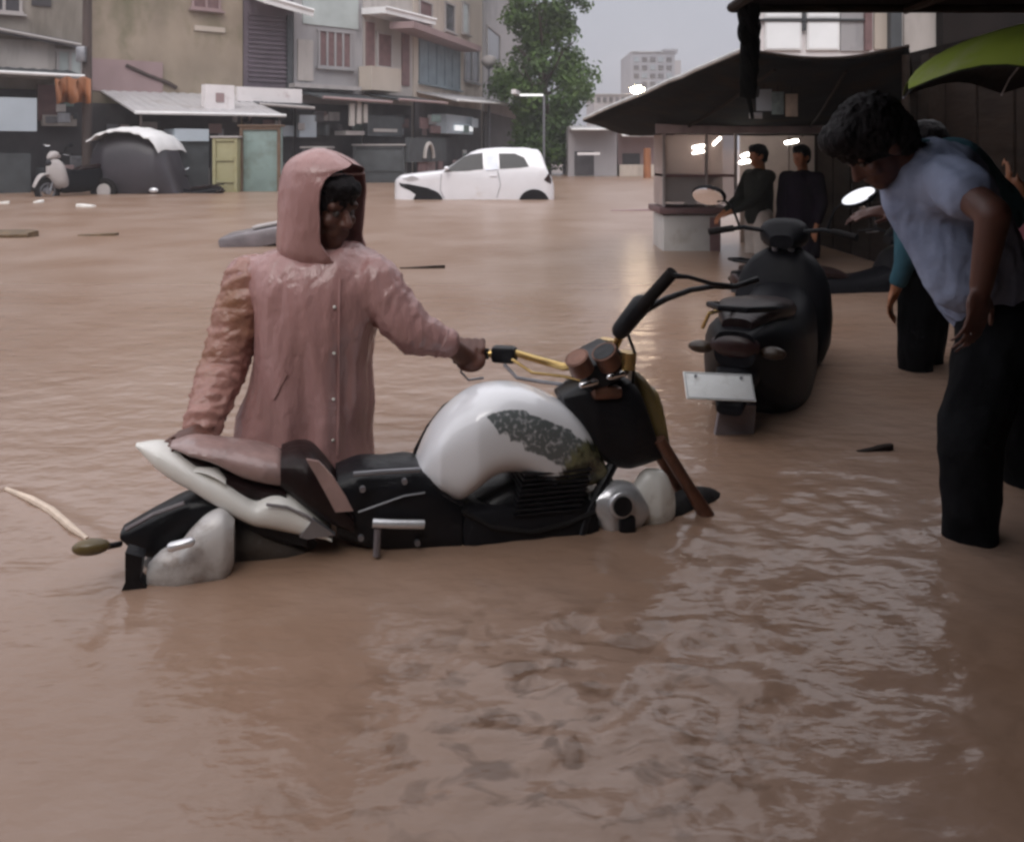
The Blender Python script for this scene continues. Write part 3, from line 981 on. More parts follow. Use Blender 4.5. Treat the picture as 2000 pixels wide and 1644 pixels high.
# --- the person in the pink raincoat
def rain_person():
    Yb = 2.74
    rt = thing('person', P(640, 292, Yb) - Vector((0, 0, HC + .6)), 0,
               'person in a hooded pink raincoat standing behind the white motorcycle and gripping its handlebar', 'person')
    rt.location.z = -.6
    WORLD[rt.name] = Matrix.Translation(rt.location)
    hc = P(640, 408, 2.715)
    fd = Vector((.80, -.56, -.26))
    mb = MB()
    eyes, (s, fdn, u) = head(mb, hc, fd, 1.0, P(640, 500, 2.74))
    chest, pel = P(612, 590, 2.76), P(600, 900, 2.78)
    mb.cap(chest, pel, .125, .125)
    sh_r, sh_l = P(490, 548, 2.76), P(728, 552, 2.72)
    el_r, wr_r = P(436, 715, 2.68), P(392, 842, 2.50)
    el_l, wr_l = P(800, 645, 2.70), P(872, 672, 2.73)
    mb.cap(chest + Vector((0, 0, .05)), sh_r, .10, .06)
    mb.cap(chest + Vector((0, 0, .05)), sh_l, .10, .06)
    for a, b_, c_ in ((sh_r, el_r, wr_r), (sh_l, el_l, wr_l)):
        mb.cap(a, b_, .05, .042)
        mb.cap(b_, c_, .042, .028)
    # hand on the left grip, other hand resting on the pillion seat
    gc = bpt(920, 689, .315)
    ax = bpt(955, 691, .30) - bpt(860, 687, .335)
    grip_hand(mb, gc, ax, Vector((-.2, -.55, .8)), wr_l, 1.18)
    flat_hand(mb, wr_r, bpt(352, 866, .03) + Vector((0, 0, .012)), Vector((0, -.3, 1)), 1.0, .2)
    for sx_ in (-.1, .1):
        hp = pel + Vector((sx_, 0, -.05))
        mb.cap(hp, Vector((hp.x, hp.y - .03, -.2)), .085, .06)
        mb.cap(Vector((hp.x, hp.y - .03, -.2)), Vector((hp.x, hp.y, -.53)), .058, .042)
        mb.cap(Vector((hp.x, hp.y + .03, -.56)), Vector((hp.x + .03, hp.y - .14, -.57)), .04, .032)
    body = organic('body', mb, .0055, 'skindark', rt, 3)
    hair_cap(hc, fd, .95, 'hair', rt)
    for e in eyes:
        MB().ell(e + fdn * -.002, (.012, .012, .012)).build('eye', 'eye', body)
    # coat: body of the coat and two sleeves as one skin
    mb = MB()
    prof = [(-.12, 455, 728, .19), (.02, 450, 728, .19), (.13, 452, 724, .185), (.28, 478, 720, .175), (.45, 497, 716, .165), (.60, 498, 738, .165),
            (.70, 488, 748, .15), (.765, 505, 735, .115), (.795, 545, 705, .085), (.808, 575, 685, .055)]
    rings = []
    zs = [p[0] for p in prof]
    n = 40
    t, xa = crom(zs, [p[1] for p in prof], n)
    xb = crom(zs, [p[2] for p in prof], n)[1]
    ry = crom(zs, [p[3] for p in prof], n)[1]
    for z, a, b_, r_ in zip(t, xa, xb, ry):
        x0, x1 = (a - 1000) / F * Yb, (b_ - 1000) / F * Yb
        rg = []
        for k in range(48):
            q = 2 * math.pi * k / 48
            c, s_ = math.cos(q), math.sin(q)
            fl = 1 + .05 * sstep(.5, .0, z) * math.sin(5 * q + 1) + .035 * sstep(.55, .0, z) * math.sin(9 * q)
            rg.append(Vector(((x0 + x1) / 2 + (x1 - x0) / 2 * math.copysign(abs(c)**.85, c) * fl, Yb + .02 + r_ * math.copysign(abs(s_)**.85, s_) * fl, z)))
        rings.append(rg)
    mb.rings(rings)
    mb.cap(P(520, 552, 2.77), sh_r, .075, .078)
    mb.cap(P(700, 550, 2.74), sh_l, .075, .074)
    mb.cap(sh_l, el_l, .080, .062)
    mb.cap(el_l, P(862, 668, 2.725), .062, .046)

    def wr(co, n):
        base = fold(.009, 11, (1, 1, .14), 1.)(co, n) + fold(.004, 27, (1, 1, .22), 4.)(co, n) + fold(.0016, 60, (1, 1, .6), 7.)(co, n)
        if co.x > (735 - 1000) / F * Yb:      # bunched sleeve
            base += fold(.007, 20, (1.6, 1, .6), 9.)(co, n)
        # a few long soft folds falling from the chest to the hem
        base += n * (.015 * math.sin(co.x * 46 + 2.2 * noise.noise(Vector((co.x * 5, 2, co.z * 4))) + co.z * 6) * sstep(.62, .2, co.z))
        return base
    coat = organic('raincoat', mb, .009, 'coat', rt, 4, wr)
    # front closure and pocket flap
    fx = [(668, 560), (676, 640), (672, 720), (668, 800), (662, 880)]
    dg = bpy.context.evaluated_depsgraph_get()
    def on_coat(px, py, lift=.004):
        o = Vector((0, 0, HC))
        d = (P(px, py, 2.7) - o).normalized()
        inv = mw(coat).inverted()
        hit, loc, nr, _ = coat.ray_cast(inv @ o, (inv.to_3x3() @ d))
        return (mw(coat) @ loc if hit else P(px, py, 2.6)) - d * lift
    bpy.context.view_layer.update()
    xs_ = np.linspace(545, 890, 16)
    raw = [on_coat(664 - (y - 545) * .012, float(y), .003) for y in xs_]
    sm = [raw[0]] + [(raw[i - 1] + raw[i] * 2 + raw[i + 1]) / 4 for i in range(1, len(raw) - 1)] + [raw[-1]]
    MB().tube(sm, .0045, 6).build('placket', 'coat', coat)
    for y in (600, 690, 780, 860):
        p = on_coat(654 - (y - 545) * .012, y, .003)
        MB().ell(p, (.005, .003, .005)).build('press_stud', 'whiteshell', coat)
    ax_ = (wr_l - el_l).normalized()
    MB().torus(el_l.lerp(wr_l, .84), ax_, .045, .007, 24, 8).build('cuff', 'coat', coat)
    MB().sheet([on_coat(x, y) for x, y in [(528, 770), (556, 722), (562, 731), (536, 781)]], .008).build('pocket_flap', 'coat', coat)
    # right sleeve, crumpled and tan where wet plastic clings to the arm
    mb = MB()
    mb.cap(sh_r + Vector((0, 0, .0)), el_r, .079, .068)
    mb.cap(el_r, P(398, 826, 2.53), .068, .052)

    def ws(co, n):
        return fold(.011, 14, (.6, 1, 1.7), 2.)(co, n) + fold(.006, 34, (.7, 1, 1.5), 6.)(co, n)
    organic('sleeve', mb, .008, 'sleeve', rt, 3, ws)
    # hood: a shell from the shoulders to a soft peak, open towards the face
    K = 2.72 / F
    prof = [(540, 590, 690, .06), (522, 570, 698, .085), (508, 554, 704, .105), (492, 545, 704, .118), (465, 543, 700, .125), (430, 545, 704, .132), (390, 546, 706, .135), (350, 550, 703, .130),
            (325, 558, 692, .118), (306, 576, 668, .088), (295, 596, 645, .05), (290, 614, 626, .012)]
    zs = [-p[0] for p in prof]
    nz_ = 46
    t, xa = crom(zs, [p[1] for p in prof], nz_)
    xb = crom(zs, [p[2] for p in prof], nz_)[1]
    ry = crom(zs, [p[3] for p in prof], nz_)[1]
    ya = np.interp(t, [-535, -515, -470, -400, -370, -350, -338, -330, -324, -318], [.5, .7, .95, 1.02, 1.0, .90, .74, .56, .34, .04])
    face_a = math.atan2(-.45, .893)
    rings, npx = [], 56
    for yy, a, b_, r_, op in zip(-t, xa, xb, ry, ya):
        z = HC + (YH - yy) * K
        cx, rx = ((a + b_) / 2 - 1000) * K, (b_ - a) / 2 * K
        rg = []
        for k in range(npx):
            q = face_a + op + (2 * math.pi - 2 * op) * k / (npx - 1)
            c_, s_ = math.cos(q), math.sin(q)
            p = Vector((cx + rx * c_, 2.745 + r_ * s_, z))
            dq = min(k, npx - 1 - k) / 9
            if dq < 1 and op > .1:      # the hem stands out a little, more at the brow
                p += Vector((math.cos(face_a), math.sin(face_a), 0)) * (1 - dq)**2 * .008
            if yy < 345:      # brow hangs forward
                p += Vector((math.cos(face_a), math.sin(face_a), -.2)) * (.022 * max(0, math.cos(q - face_a)) * sstep(296, 318, yy) * sstep(346, 322, yy))
            nv = Vector((c_, s_, .2)).normalized()
            p += fold(.008, 10, (1, 1, .28), 8)(p, nv) + fold(.0035, 30, (1, 1, .4), 2)(p, nv)
            rg.append(p)
        rings.append(rg)
    n_ = len(rings)
    cc = Vector((sum(p.x for p in rings[n_ // 2]) / npx, 2.745, 0))
    mb = MB()
    mb.rings(rings, cap=False, closed=False)
    inner = [[p + (Vector((cc.x, cc.y, p.z)) - p).normalized() * .005 for p in rg] for rg in rings]
    mb.rings(inner[::-1], cap=False, closed=False)
    mb.rings([[rg[0] for rg in rings], [rg[0] for rg in inner]], cap=False, closed=False)
    mb.rings([[rg[-1] for rg in rings], [rg[-1] for rg in inner]], cap=False, closed=False)
    h = mb.build('hood', 'coat', rt)
    hem = [rg[0] for rg in rings if True][4:-9] + [rg[-1] for rg in rings][4:-9][::-1]
    MB().tube(hem, .004, 6).build('hood_hem', 'coat', h)


rain_person()


# --- the man bending over at the right edge
def bending_man():
    rt = thing('person', (P(1950, 800, 2.62).x, 2.62, -.25), 0,
               'person in grey blue tee and black trousers bending forward beside the dark scooter', 'person')
    hc = P(1706, 290, 2.66)
    fd = Vector((-.72, -.10, -.80))
    mb = MB()
    eyes, ax = head(mb, hc, fd, 1.02, P(1800, 325, 2.66))
    ch, pl = P(1838, 375, 2.68), P(1945, 590, 2.74)
    mb.cap(ch, pl, .12, .125)
    sn, sf = P(1862, 360, 2.48), P(1812, 350, 2.85)
    en, wn_ = P(1940, 418, 2.26), P(1916, 560, 2.30)
    ef, wf = P(1790, 425, 3.0), P(1752, 412, 3.12)
    mb.cap(ch, sn, .09, .06)
    mb.cap(ch, sf, .09, .06)
    for a, b_, c_ in ((sn, en, wn_), (sf, ef, wf)):
        mb.cap(a, b_, .052, .044)
        mb.cap(b_, c_, .043, .029)
    flat_hand(mb, wn_, wn_ + Vector((-.04, -.03, -.17)), Vector((.4, -.9, 0)), 1.0, .5)
    flat_hand(mb, wf, wf + Vector((-.16, .03, -.01)), Vector((0, -.3, 1)), 1.0, .35)
    legs = ((P(1950, 645, 2.66), P(1897, 850, 2.50), P(1893, 1062, 2.50)), (P(1985, 645, 2.84), P(1985, 850, 2.86), P(2035, 1010, 2.92)))
    for a, b_, c_ in legs:
        mb.cap(a, b_, .085, .06)
        mb.cap(b_, c_, .058, .04)
        mb.cap(c_ + Vector((0, 0, -.03)), c_ + Vector((-.16, -.02, -.06)), .038, .03)
    body = organic('body', mb, .007, 'skindark', rt, 3)
    for e in eyes:
        MB().ell(e - fd.normalized() * .002, (.012, .012, .012)).build('eye', 'eye', body)
    hair_cap(hc + Vector((0, 0, .005)), fd, 1.16, 'hair', rt)
    mb = MB()
    mb.cap(ch + Vector((-.02, 0, .01)), pl + Vector((-.03, 0, .04)), .155, .150)
    mb.cap(ch + Vector((-.03, .02, -.02)), P(1880, 545, 2.60), .13, .10)      # loose front hanging down
    mb.cap(P(1800, 340, 2.66), ch, .085, .13)
    mb.cap(ch, sn, .12, .078)
    mb.cap(sn, sn.lerp(en, .36), .078, .076)
    mb.cap(ch, sf, .12, .08)
    mb.cap(sf, sf.lerp(ef, .5), .08, .07)
    organic('shirt', mb, .009, 'tee', rt, 4, lambda co, n: fold(.010, 7, (1.5, .4, .5), 3)(Vector((co.x + co.z * .5, co.y, co.z - co.x * .4)), n) + fold(.004, 26, (1.5, .5, .4), 5)(co, n))
    mb = MB()
    for a, b_, c_ in legs:
        mb.cap(a, b_, .115, .088)
        mb.cap(b_, c_, .086, .072)
    mb.cap(pl, pl + Vector((.04, 0, -.06)), .145, .14)
    organic('trousers', mb, .010, 'trouser', rt, 4, fold(.010, 9, (1, 1, .7), 5))
    # dark teal layer painting in the shade across the upper back
    mb = MB()
    a, b_, c_ = P(1800, 312, 2.68), P(1862, 330, 2.70), P(1945, 410, 2.72)
    mb.cap(a, b_, .065, .10)
    mb.cap(b_, c_, .10, .085)
    organic('back_shade', mb, .010, 'yoke', rt, 5, fold(.006, 9, (1, 1, 1), 6))


bending_man()


def standing_person(name_label, c, Hh, fd, shirt, legsm, arms=None, vox=.012, depth=.5, sc=1., shirtname='shirt', long_coat=False, hairm='hair'):
    """c: world x,y ; Hh: height of head top above the water"""
    x, y = c
    rt = thing('person', (x, y, -depth), 0, name_label, 'person')
    fd = Vector(fd).normalized()
    s = fd.cross(Vector((0, 0, 1))).normalized()
    top = Hh
    tot = (top + depth)
    k = tot / 1.7 * sc

    def q(a, b, z):
        return Vector((x, y, -depth)) + s * a * k + fd * b * k + Vector((0, 0, z * k))
    hc = q(0, .02, 1.585)
    mb = MB()
    eyes, _ = head(mb, hc, fd + Vector((0, 0, -.15)), k, q(0, -.02, 1.42))
    mb.cap(q(0, 0, 1.28), q(0, 0, .98), .125 * k, .12 * k)
    arms = arms or [((-.19, 0, 1.36), (-.24, .0, 1.10), (-.22, .08, .87)), ((.19, 0, 1.36), (.24, .0, 1.10), (.22, .08, .87))]
    ar = [[q(*p) for p in a] for a in arms]
    for a in ar:
        mb.cap(q(0, 0, 1.32), a[0], .08 * k, .06 * k)
        mb.cap(a[0], a[1], .05 * k, .042 * k)
        mb.cap(a[1], a[2], .041 * k, .028 * k)
        d = (a[2] - a[1]).normalized()
        flat_hand(mb, a[2], a[2] + d * .17 * k, fd if abs(d.z) > .6 else Vector((0, 0, 1)), k, .5)
    lg = [(q(e * .09, 0, .92), q(e * .10, .02, .5), q(e * .10, 0, .08)) for e in (-1, 1)]
    for a, b_, d_ in lg:
        mb.cap(a, b_, .085 * k, .06 * k)
        mb.cap(b_, d_, .056 * k, .04 * k)
        mb.cap(d_ + Vector((0, 0, -.03)), d_ + fd * .15 - Vector((0, 0, .04)), .04 * k, .03 * k)
    organic('body', mb, vox * .8, 'skin', rt, 2)
    hair_cap(hc, fd, k * 1.0, hairm, rt, vox)
    mb = MB()
    mb.cap(q(0, 0, 1.30), q(0, 0, .60 if long_coat else .93), .155 * k, (.20 if long_coat else .15) * k)
    for a in ar:
        mb.cap(q(0, 0, 1.33), a[0], .10 * k, .075 * k)
        mb.cap(a[0], a[1], .073 * k, .06 * k)
        mb.cap(a[1], a[1].lerp(a[2], .8), .06 * k, .045 * k)
    organic(shirtname, mb, vox, shirt, rt, 4, fold(.010, 8, (1, 1, .5), x))
    mb = MB()
    for a, b_, d_ in lg:
        mb.cap(a, b_, .105 * k, .085 * k)
        mb.cap(b_, d_, .083 * k, .07 * k)
    mb.cap(q(0, 0, .97), q(0, 0, .9), .14 * k, .13 * k)
    organic('trousers', mb, vox, legsm, rt, 4, fold(.008, 8, (1, 1, .5), y))
    return rt


standing_person('person in a teal shirt standing behind the bending person in the grey blue tee',
                (P(1808, 300, 4.45).x, 4.45), 1.24, (-.7, .6, 0), 'yoke', 'trouser', depth=.45)
standing_person('person in a dark olive jacket and pale trousers reaching an arm into the food cart',
                (P(1482, 300, 9.3).x, 9.3), 1.15, (-.93, -.3, 0), 'jacket', 'beige',
                arms=[((-.19, 0, 1.36), (-.2, .2, 1.10), (-.14, .46, .98)), ((.19, 0, 1.36), (.22, .12, 1.1), (.15, .36, .95))], vox=.018, shirtname='jacket')
standing_person('person in dark purple clothes standing second from the food cart under the tarpaulin',
                (P(1566, 300, 9.0).x, 9.0), 1.14, (-.7, -.6, 0), 'purple', 'purple', vox=.018, long_coat=True, shirtname='long_coat')
holder = standing_person('person in a maroon shirt at the right edge, holding the lime green umbrella',
                         (P(2075, 300, 3.05).x, 3.05), 1.22, (-.9, -.2, 0), 'maroon', 'trouser', depth=.3,
                         arms=[((-.19, 0, 1.36), (-.23, .14, 1.16), (-.15, .29, 1.38)), ((.19, 0, 1.36), (.24, .0, 1.10), (.2, .08, .87))], vox=.014)


# ------------------------------------------------------------------ umbrella
def umbrella():
    hx = WORLD[holder.name].translation
    hand = Vector((hx.x - .30, hx.y - .22, 1.17))
    apex = Vector((1.99, 2.86, 1.565))
    rt = thing('umbrella', (hand.x, hand.y, .95), 0, 'lime green umbrella with a dark underside held up at the top right corner', 'umbrella')
    axis = (apex - hand).normalized()
    axis = Vector((-.05, .0, 1)).normalized()
    a = axis.cross(Vector((0, 1, 0))).normalized()
    b = axis.cross(a).normalized()
    rad, drop = .70, .225
    n = 8
    rings = []
    steps = 12
    for i in range(steps + 1):
        t = .02 + .98 * i / steps
        rg = []
        for k in range(n * 6):
            ph = 2 * math.pi * k / (n * 6)
            fr = (k % 6) / 6
            sag = 1 - .10 * math.sin(math.pi * fr) * t
            r_ = rad * math.sin(t * 1.25) / math.sin(1.25) * sag
            z = -drop * (1 - math.cos(t * 1.25)) / (1 - math.cos(1.25)) + .05 * math.sin(math.pi * fr) * t * t
            rg.append(apex + (a * math.cos(ph) + b * math.sin(ph)) * r_ + axis * z)
        rings.append(rg)
    MB().rings(rings, cap=False).build('canopy', 'umb', rt)
    inner = [[p - axis * .006 for p in rg] for rg in rings]
    MB().rings(inner[::-1], cap=False).build('canopy_lining', 'black', rt)
    for k in range(n):
        MB().tube([rings[i][k * 6] - axis * .012 for i in range(0, steps + 1, 2)], .0035, 6).build('rib', 'steel', rt)
    MB().tube([apex + axis * .06, apex, apex - axis * .75], [.004, .007, .007], 8).build('shaft', 'steel', rt)
    MB().cap(apex - axis * .72, apex - axis * .84, .014, .014).build('handle', 'black', rt)


umbrella()


# ------------------------------------------------------------------ scooters
def scooter(loc, yaw, label, plate=False, fairing='scooter', name='scooter', group=None, head_on=False, k=1.):
    rt = thing(name, loc, yaw, label, 'scooter', group)
    X = WORLD[rt.name]

    def q(x, y, z):
        return X @ Vector((x * k, y * k, z * k))

    def lf(st, name_, m, parent=rt, ex=2.6, seg=20, n=24, wc=0.):
        """st: (x, ztop, zbot, halfwidth)"""
        xs = [s_[0] for s_ in st]
        t, zt = crom(xs, [s_[1] for s_ in st], n)
        zb = crom(xs, [s_[2] for s_ in st], n)[1]
        hw = crom(xs, [s_[3] for s_ in st], n)[1]
        rings = []
        for x, a, b_, h in zip(t, zt, zb, hw):
            rg = []
            for j in range(seg):
                ph = 2 * math.pi * j / seg
                c, s_ = math.cos(ph), math.sin(ph)
                rg.append(q(x, wc + h * math.copysign(abs(c)**(2 / ex), c), (a + b_) / 2 + (a - b_) / 2 * math.copysign(abs(s_)**(2 / ex), s_)))
            rings.append(rg)
        return MB().rings(rings).build(name_, m, parent)
    body = lf([(-.9, .76, .62, .08), (-.7, .78, .44, .16), (-.4, .75, .28, .21), (-.1, .72, .22, .21), (.12, .72, .22, .20), (.3, .76, .22, .19), (.42, .80, .26, .17)], 'body', 'scooter', ex=3.2)
    lf([(-.84, .80, .74, .06), (-.6, .84, .74, .13), (-.3, .80, .70, .15), (-.05, .76, .66, .12), (.06, .70, .62, .07)], 'seat', 'vinyldark')
    lf([(.0, .34, .25, .14), (.3, .34, .25, .15), (.42, .42, .25, .15)], 'floorboard', 'scooter')
    lf([(.30, .62, .30, .20), (.40, .88, .30, .25), (.50, .95, .36, .22), (.60, .90, .50, .11), (.64, .80, .56, .05)], 'front_shield', fairing)
    lf([(.30, .40, .30, .05), (.42, .58, .50, .07), (.62, .645, .60, .075), (.84, .58, .52, .07), (.93, .42, .36, .05)], 'front_fender', fairing)
    lf([(.38, 1.02, .95, .06), (.46, 1.09, .94, .12), (.56, 1.08, .93, .11), (.62, 1.0, .94, .06)], 'handlebar_cowl', fairing)
    for x in (-.62, .64):
        wl = MB().torus(q(x, 0, .28), q(0, 1, 0) - q(0, 0, 0), .225 * k, .052 * k, 36, 12).build('wheel', 'rubber', rt)
        MB().torus(q(x, 0, .28), q(0, 1, 0) - q(0, 0, 0), .16 * k, .02 * k, 30, 8).disc(q(x, 0, .28), q(0, 1, 0) - q(0, 0, 0), .07 * k, .09 * k).build('rim', 'steel', wl)
    mb = MB()
    mb.tube([q(.62, .06, .28), q(.52, .05, .6), q(.46, .04, .95)], .02 * k, 8)
    mb.tube([q(.62, -.06, .28), q(.52, -.05, .6), q(.46, -.04, .95)], .02 * k, 8)
    mb.build('fork', 'steel', rt)
    MB().tube([q(.36, -.34, 1.03), q(.42, -.2, 1.05), q(.48, 0, 1.02), q(.42, .2, 1.05), q(.36, .34, 1.03)], .012 * k, 8).build('handlebar', 'scooter', rt)
    for e in (-1, 1):
        MB().tube([q(.345, e * .37, 1.025), q(.40, e * .25, 1.045)], .018 * k, 10).build('handgrip', 'rubber', rt)
        MB().tube([q(.41, e * .36, 1.01), q(.46, e * .26, 1.03)], .007 * k, 6).build('brake_lever', 'steel', rt)
        ms = MB().tube([q(.42, e * .22, 1.05), q(.42, e * .26, 1.16), q(.40, e * .34, 1.22)], .007 * k, 8).build('mirror_stem', 'scooter', rt)
        up = X.to_3x3() @ Vector((0, 0, 1))
        c = q(.40, e * .38, 1.22)
        to_cam = (Vector((0, 0, HC)) - c).normalized()
        nrm = X.to_3x3() @ Vector((-.85, .1, -.5))
        if e < 0:
            nrm = (to_cam + Vector((-.35, .55, .75)).normalized()).normalized()
        sdv = (X.to_3x3() @ Vector((0, 1, 0)))
        sdv = (sdv - nrm * sdv.dot(nrm)).normalized()
        rot = Matrix((sdv, nrm.cross(sdv), nrm)).transposed()
        mh = MB().ell(c, (.096 * k, .062 * k, .024 * k), rot).build('mirror', 'scooter', ms)
        MB().ell(c + nrm * .017 * k, (.088 * k, .055 * k, .007 * k), rot).build('mirror_glass', 'mirror', ms)
    MB().ell(q(.625, 0, .86), (.05 * k, .09 * k, .07 * k), X.to_3x3()).build('headlight', 'lamp' if head_on else 'carglass', rt)
    MB().tube([q(-.55, .13, .80), q(-.8, .12, .84), q(-.92, .05, .85), q(-.92, -.05, .85), q(-.8, -.12, .84), q(-.55, -.13, .80)], .013 * k, 8).build('grab_rail', 'scooter', rt)
    MB().ell(q(-.885, 0, .70), (.03 * k, .10 * k, .05 * k), X.to_3x3()).build('tail_light', 'red', rt)
    for e in (-1, 1):
        MB().ell(q(-.86, e * .14, .68), (.03 * k, .05 * k, .025 * k), X.to_3x3()).build('turn_signal', 'amber', rt)
    lf([(-1.0, .50, .46, .05), (-.92, .60, .50, .07), (-.8, .66, .52, .09), (-.6, .64, .54, .09)], 'rear_fender', 'scooter')
    return rt, q, X


srt, sq, SX = scooter(Vector((1.245, 4.20, -.36)), math.atan2(.9, .42), 'dark parked scooter seen from behind with a white number plate', name='scooter')


def add_plate():
    c = P(1405, 755, 3.31)
    a, b = P(1340, 752, 3.30), P(1474, 758, 3.33)
    sx_ = (b - a).normalized()
    nz = Vector((sx_.y, -sx_.x, 0)).normalized() * 1 + Vector((0, 0, .75))
    nz.normalize()
    up = nz.cross(sx_).normalized()
    if up.z < 0:
        up = -up
    nz = sx_.cross(up).normalized()
    rot = Matrix((sx_, up, nz)).transposed()
    pl = MB().box(c, (.272, .108, .006), rot, .004).build('number_plate', 'plate', srt)
    mb = MB()
    for i in range(3):        # a raised pressed border with two fixing bolts
        pass
    for e in (-1, 1):
        mb.box(c + up * (e * .049) - nz * 0, (.262, .003, .009), rot)
        mb.box(c + sx_ * (e * .131), (.003, .095, .009), rot)
    mb.build('plate_border', 'platemark', pl)
    for e in (-1, 1):
        m2 = MB()
        m2.disc(c + sx_ * (e * .09) + up * .036 + nz * (.004 if nz.y < 0 else -.004), nz, .006, .008, 10)
        m2.build('plate_bolt', 'steel', pl)
    MB().sheet([P(1405, 790, 3.36), P(1475, 790, 3.38), P(1470, 850, 3.40), P(1395, 850, 3.38)], .02).build('mud_flap', 'slate', srt)
    # pale trim curve and grab bar at the tail
    MB().tube([P(1372, 640, 3.55), P(1385, 612, 3.5), P(1420, 602, 3.5), P(1460, 606, 3.6)], .008, 8).build('tail_trim', 'gold', srt)


add_plate()
scooter(Vector((2.62, 6.9, -.60)), R(8), 'black scooter sunk to its seat, side on under the dark shop wall', name='scooter')


# ------------------------------------------------------------------ white car
def car():
    Yc = 19.2
    rt = thing('car', (P(925, 390, Yc).x, Yc + .75, -.35), R(178), 'small white hatchback standing in the flood with water up to its sills', 'car')
    NX = 60
    topl = [(768, 352), (776, 345), (800, 340), (838, 335.5), (866, 331), (888, 317), (908, 303), (930, 293), (958, 289), (1000, 288), (1040, 290.5), (1056, 297), (1063, 312), (1070, 334), (1079, 348), (1083, 362)]
    t, yt = crom([p[0] for p in topl], [p[1] for p in topl], NX)
    zb = -.30
    belt = .62

    def hw(x, z):
        e = min(1, (x - 768) / 26, (1084 - x) / 16)
        w0 = .80 * (1 - .28 * (1 - max(0, e))**2)
        if z > belt:
            w0 -= (z - belt) * .42
        elif z < .05:
            w0 -= (.05 - z) * .12
        return w0
    rings = []
    xw = lambda px: (px - 1000) / F * Yc
    tops = []
    for px, py in zip(t, yt):
        zt = HC + (YH - py) / F * Yc
        tops.append(zt)
        zs = [zb, zb + .06, 0., .2, .4] + [max(.4, zt - d) for d in (.45, .3, .2, .12, .06, .025, .0)]
        zs = sorted(min(z, zt) for z in zs)
        side = []
        for j, z in enumerate(zs):
            r_ = hw(px, z)
            dz = zt - z
            if dz < .10:
                r_ *= math.sqrt(max(0., 1 - ((.10 - dz) / .10)**2)) * .24 + .76 if dz > .001 else .70
            if j == 0:
                r_ *= .92
            side.append((r_, z))
        rg = [Vector((xw(px), Yc + .80 - r_, z)) for r_, z in side] + [Vector((xw(px), Yc + .80 + r_, z)) for r_, z in side[::-1]]
        rings.append(rg)
    body = MB().rings(rings).build('body', 'carpaint', rt)

    def side_patch(poly_px, nm, m, off=.006, parent=rt, res=14):
        """a panel lying on the near side of the body, following its curve"""
        pts = []
        mb = MB()
        # fill polygon by horizontal strips
        ys = [p[1] for p in poly_px]
        rows = []
        for i in range(res + 1):
            y = min(ys) + (max(ys) - min(ys)) * (i / res * .998 + .001)
            xs = []
            for a in range(len(poly_px)):
                (x1, y1), (x2, y2) = poly_px[a], poly_px[a - 1]
                if (y1 > y) != (y2 > y):
                    xs.append(x1 + (y - y1) * (x2 - x1) / (y2 - y1))
            if len(xs) < 2:
                continue
            a, b_ = min(xs), max(xs)
            row = []
            for k_ in range(9):
                x = a + (b_ - a) * k_ / 8
                z = HC + (YH - y) / F * Yc
                row.append(Vector((xw(x), Yc + .80 - hw(x, z) - off, z)))
            rows.append(row)
        inner = [[p + Vector((0, .02, 0)) for p in r_[::-1]] for r_ in rows]
        mb.rings([r_ + i_ for r_, i_ in zip(rows, inner)], cap=True)
        return mb.build(nm, m, parent)
    side_patch([(866, 336), (905, 307), (922, 300), (942, 299), (944, 332)], 'front_window', 'carglass')
    side_patch([(976, 330), (974, 300), (1005, 300), (1024, 308), (1034, 327)], 'rear_window', 'carglass')
    side_patch([(948, 333), (947, 302), (971, 301), (973, 331)], 'pillar_sticker', 'sticker', .012)
    # windscreen and tailgate glass
    def yat(px):
        return HC + (YH - float(np.interp(px, t, yt))) / F * Yc
    for nm, pa, pb in (('windscreen', 876, 916), ('tailgate_glass', 1062, 1068)):
        mb = MB()
        rows = []
        for px in np.linspace(pa, pb, 6):
            z = yat(px) + .012
            wd_ = .56 if nm == 'windscreen' else .5
            rows.append([Vector((xw(px), Yc + .80 + e * wd_, z)) for e in np.linspace(-1, 1, 7)] + [Vector((xw(px), Yc + .80 + e * wd_, z - .03)) for e in np.linspace(1, -1, 7)])
        mb.rings(rows).build(nm, 'carglass', rt)
    # door shut lines, handle, mirror, lamps, arches
    for nm, pts in (('door', [(862, 340), (860, 372), (868, 388)]), ('door', [(972, 334), (978, 362), (970, 386)])):
        pp = []
        for x, y in pts:
            z = HC + (YH - y) / F * Yc
            pp.append(Vector((xw(x), Yc + .80 - hw(x, z) - .002, z)))
        MB().tube(pp, .007, 6).build('door_seam', 'steel', rt)
    z = HC + (YH - 343) / F * Yc
    MB().cap(Vector((xw(958), Yc - .02, z)), Vector((xw(969), Yc - .02, z)), .012, .012, 8).build('door_handle', 'carpaint', rt)
    MB().ell(Vector((xw(873), Yc - .10, HC + (YH - 329) / F * Yc)), (.06, .09, .05)).build('wing_mirror', 'carpaint', rt)
    side_patch([(785, 349), (806, 343), (820, 350), (800, 355)], 'headlight', 'silver', .006)
    side_patch([(1062, 352), (1072, 338), (1078, 352), (1076, 360)], 'tail_light', 'red', .006)
    side_patch([(778, 357), (800, 360), (840, 368), (848, 378), (852, 392), (830, 392), (800, 372), (782, 365)], 'front_bumper', 'black', .008)
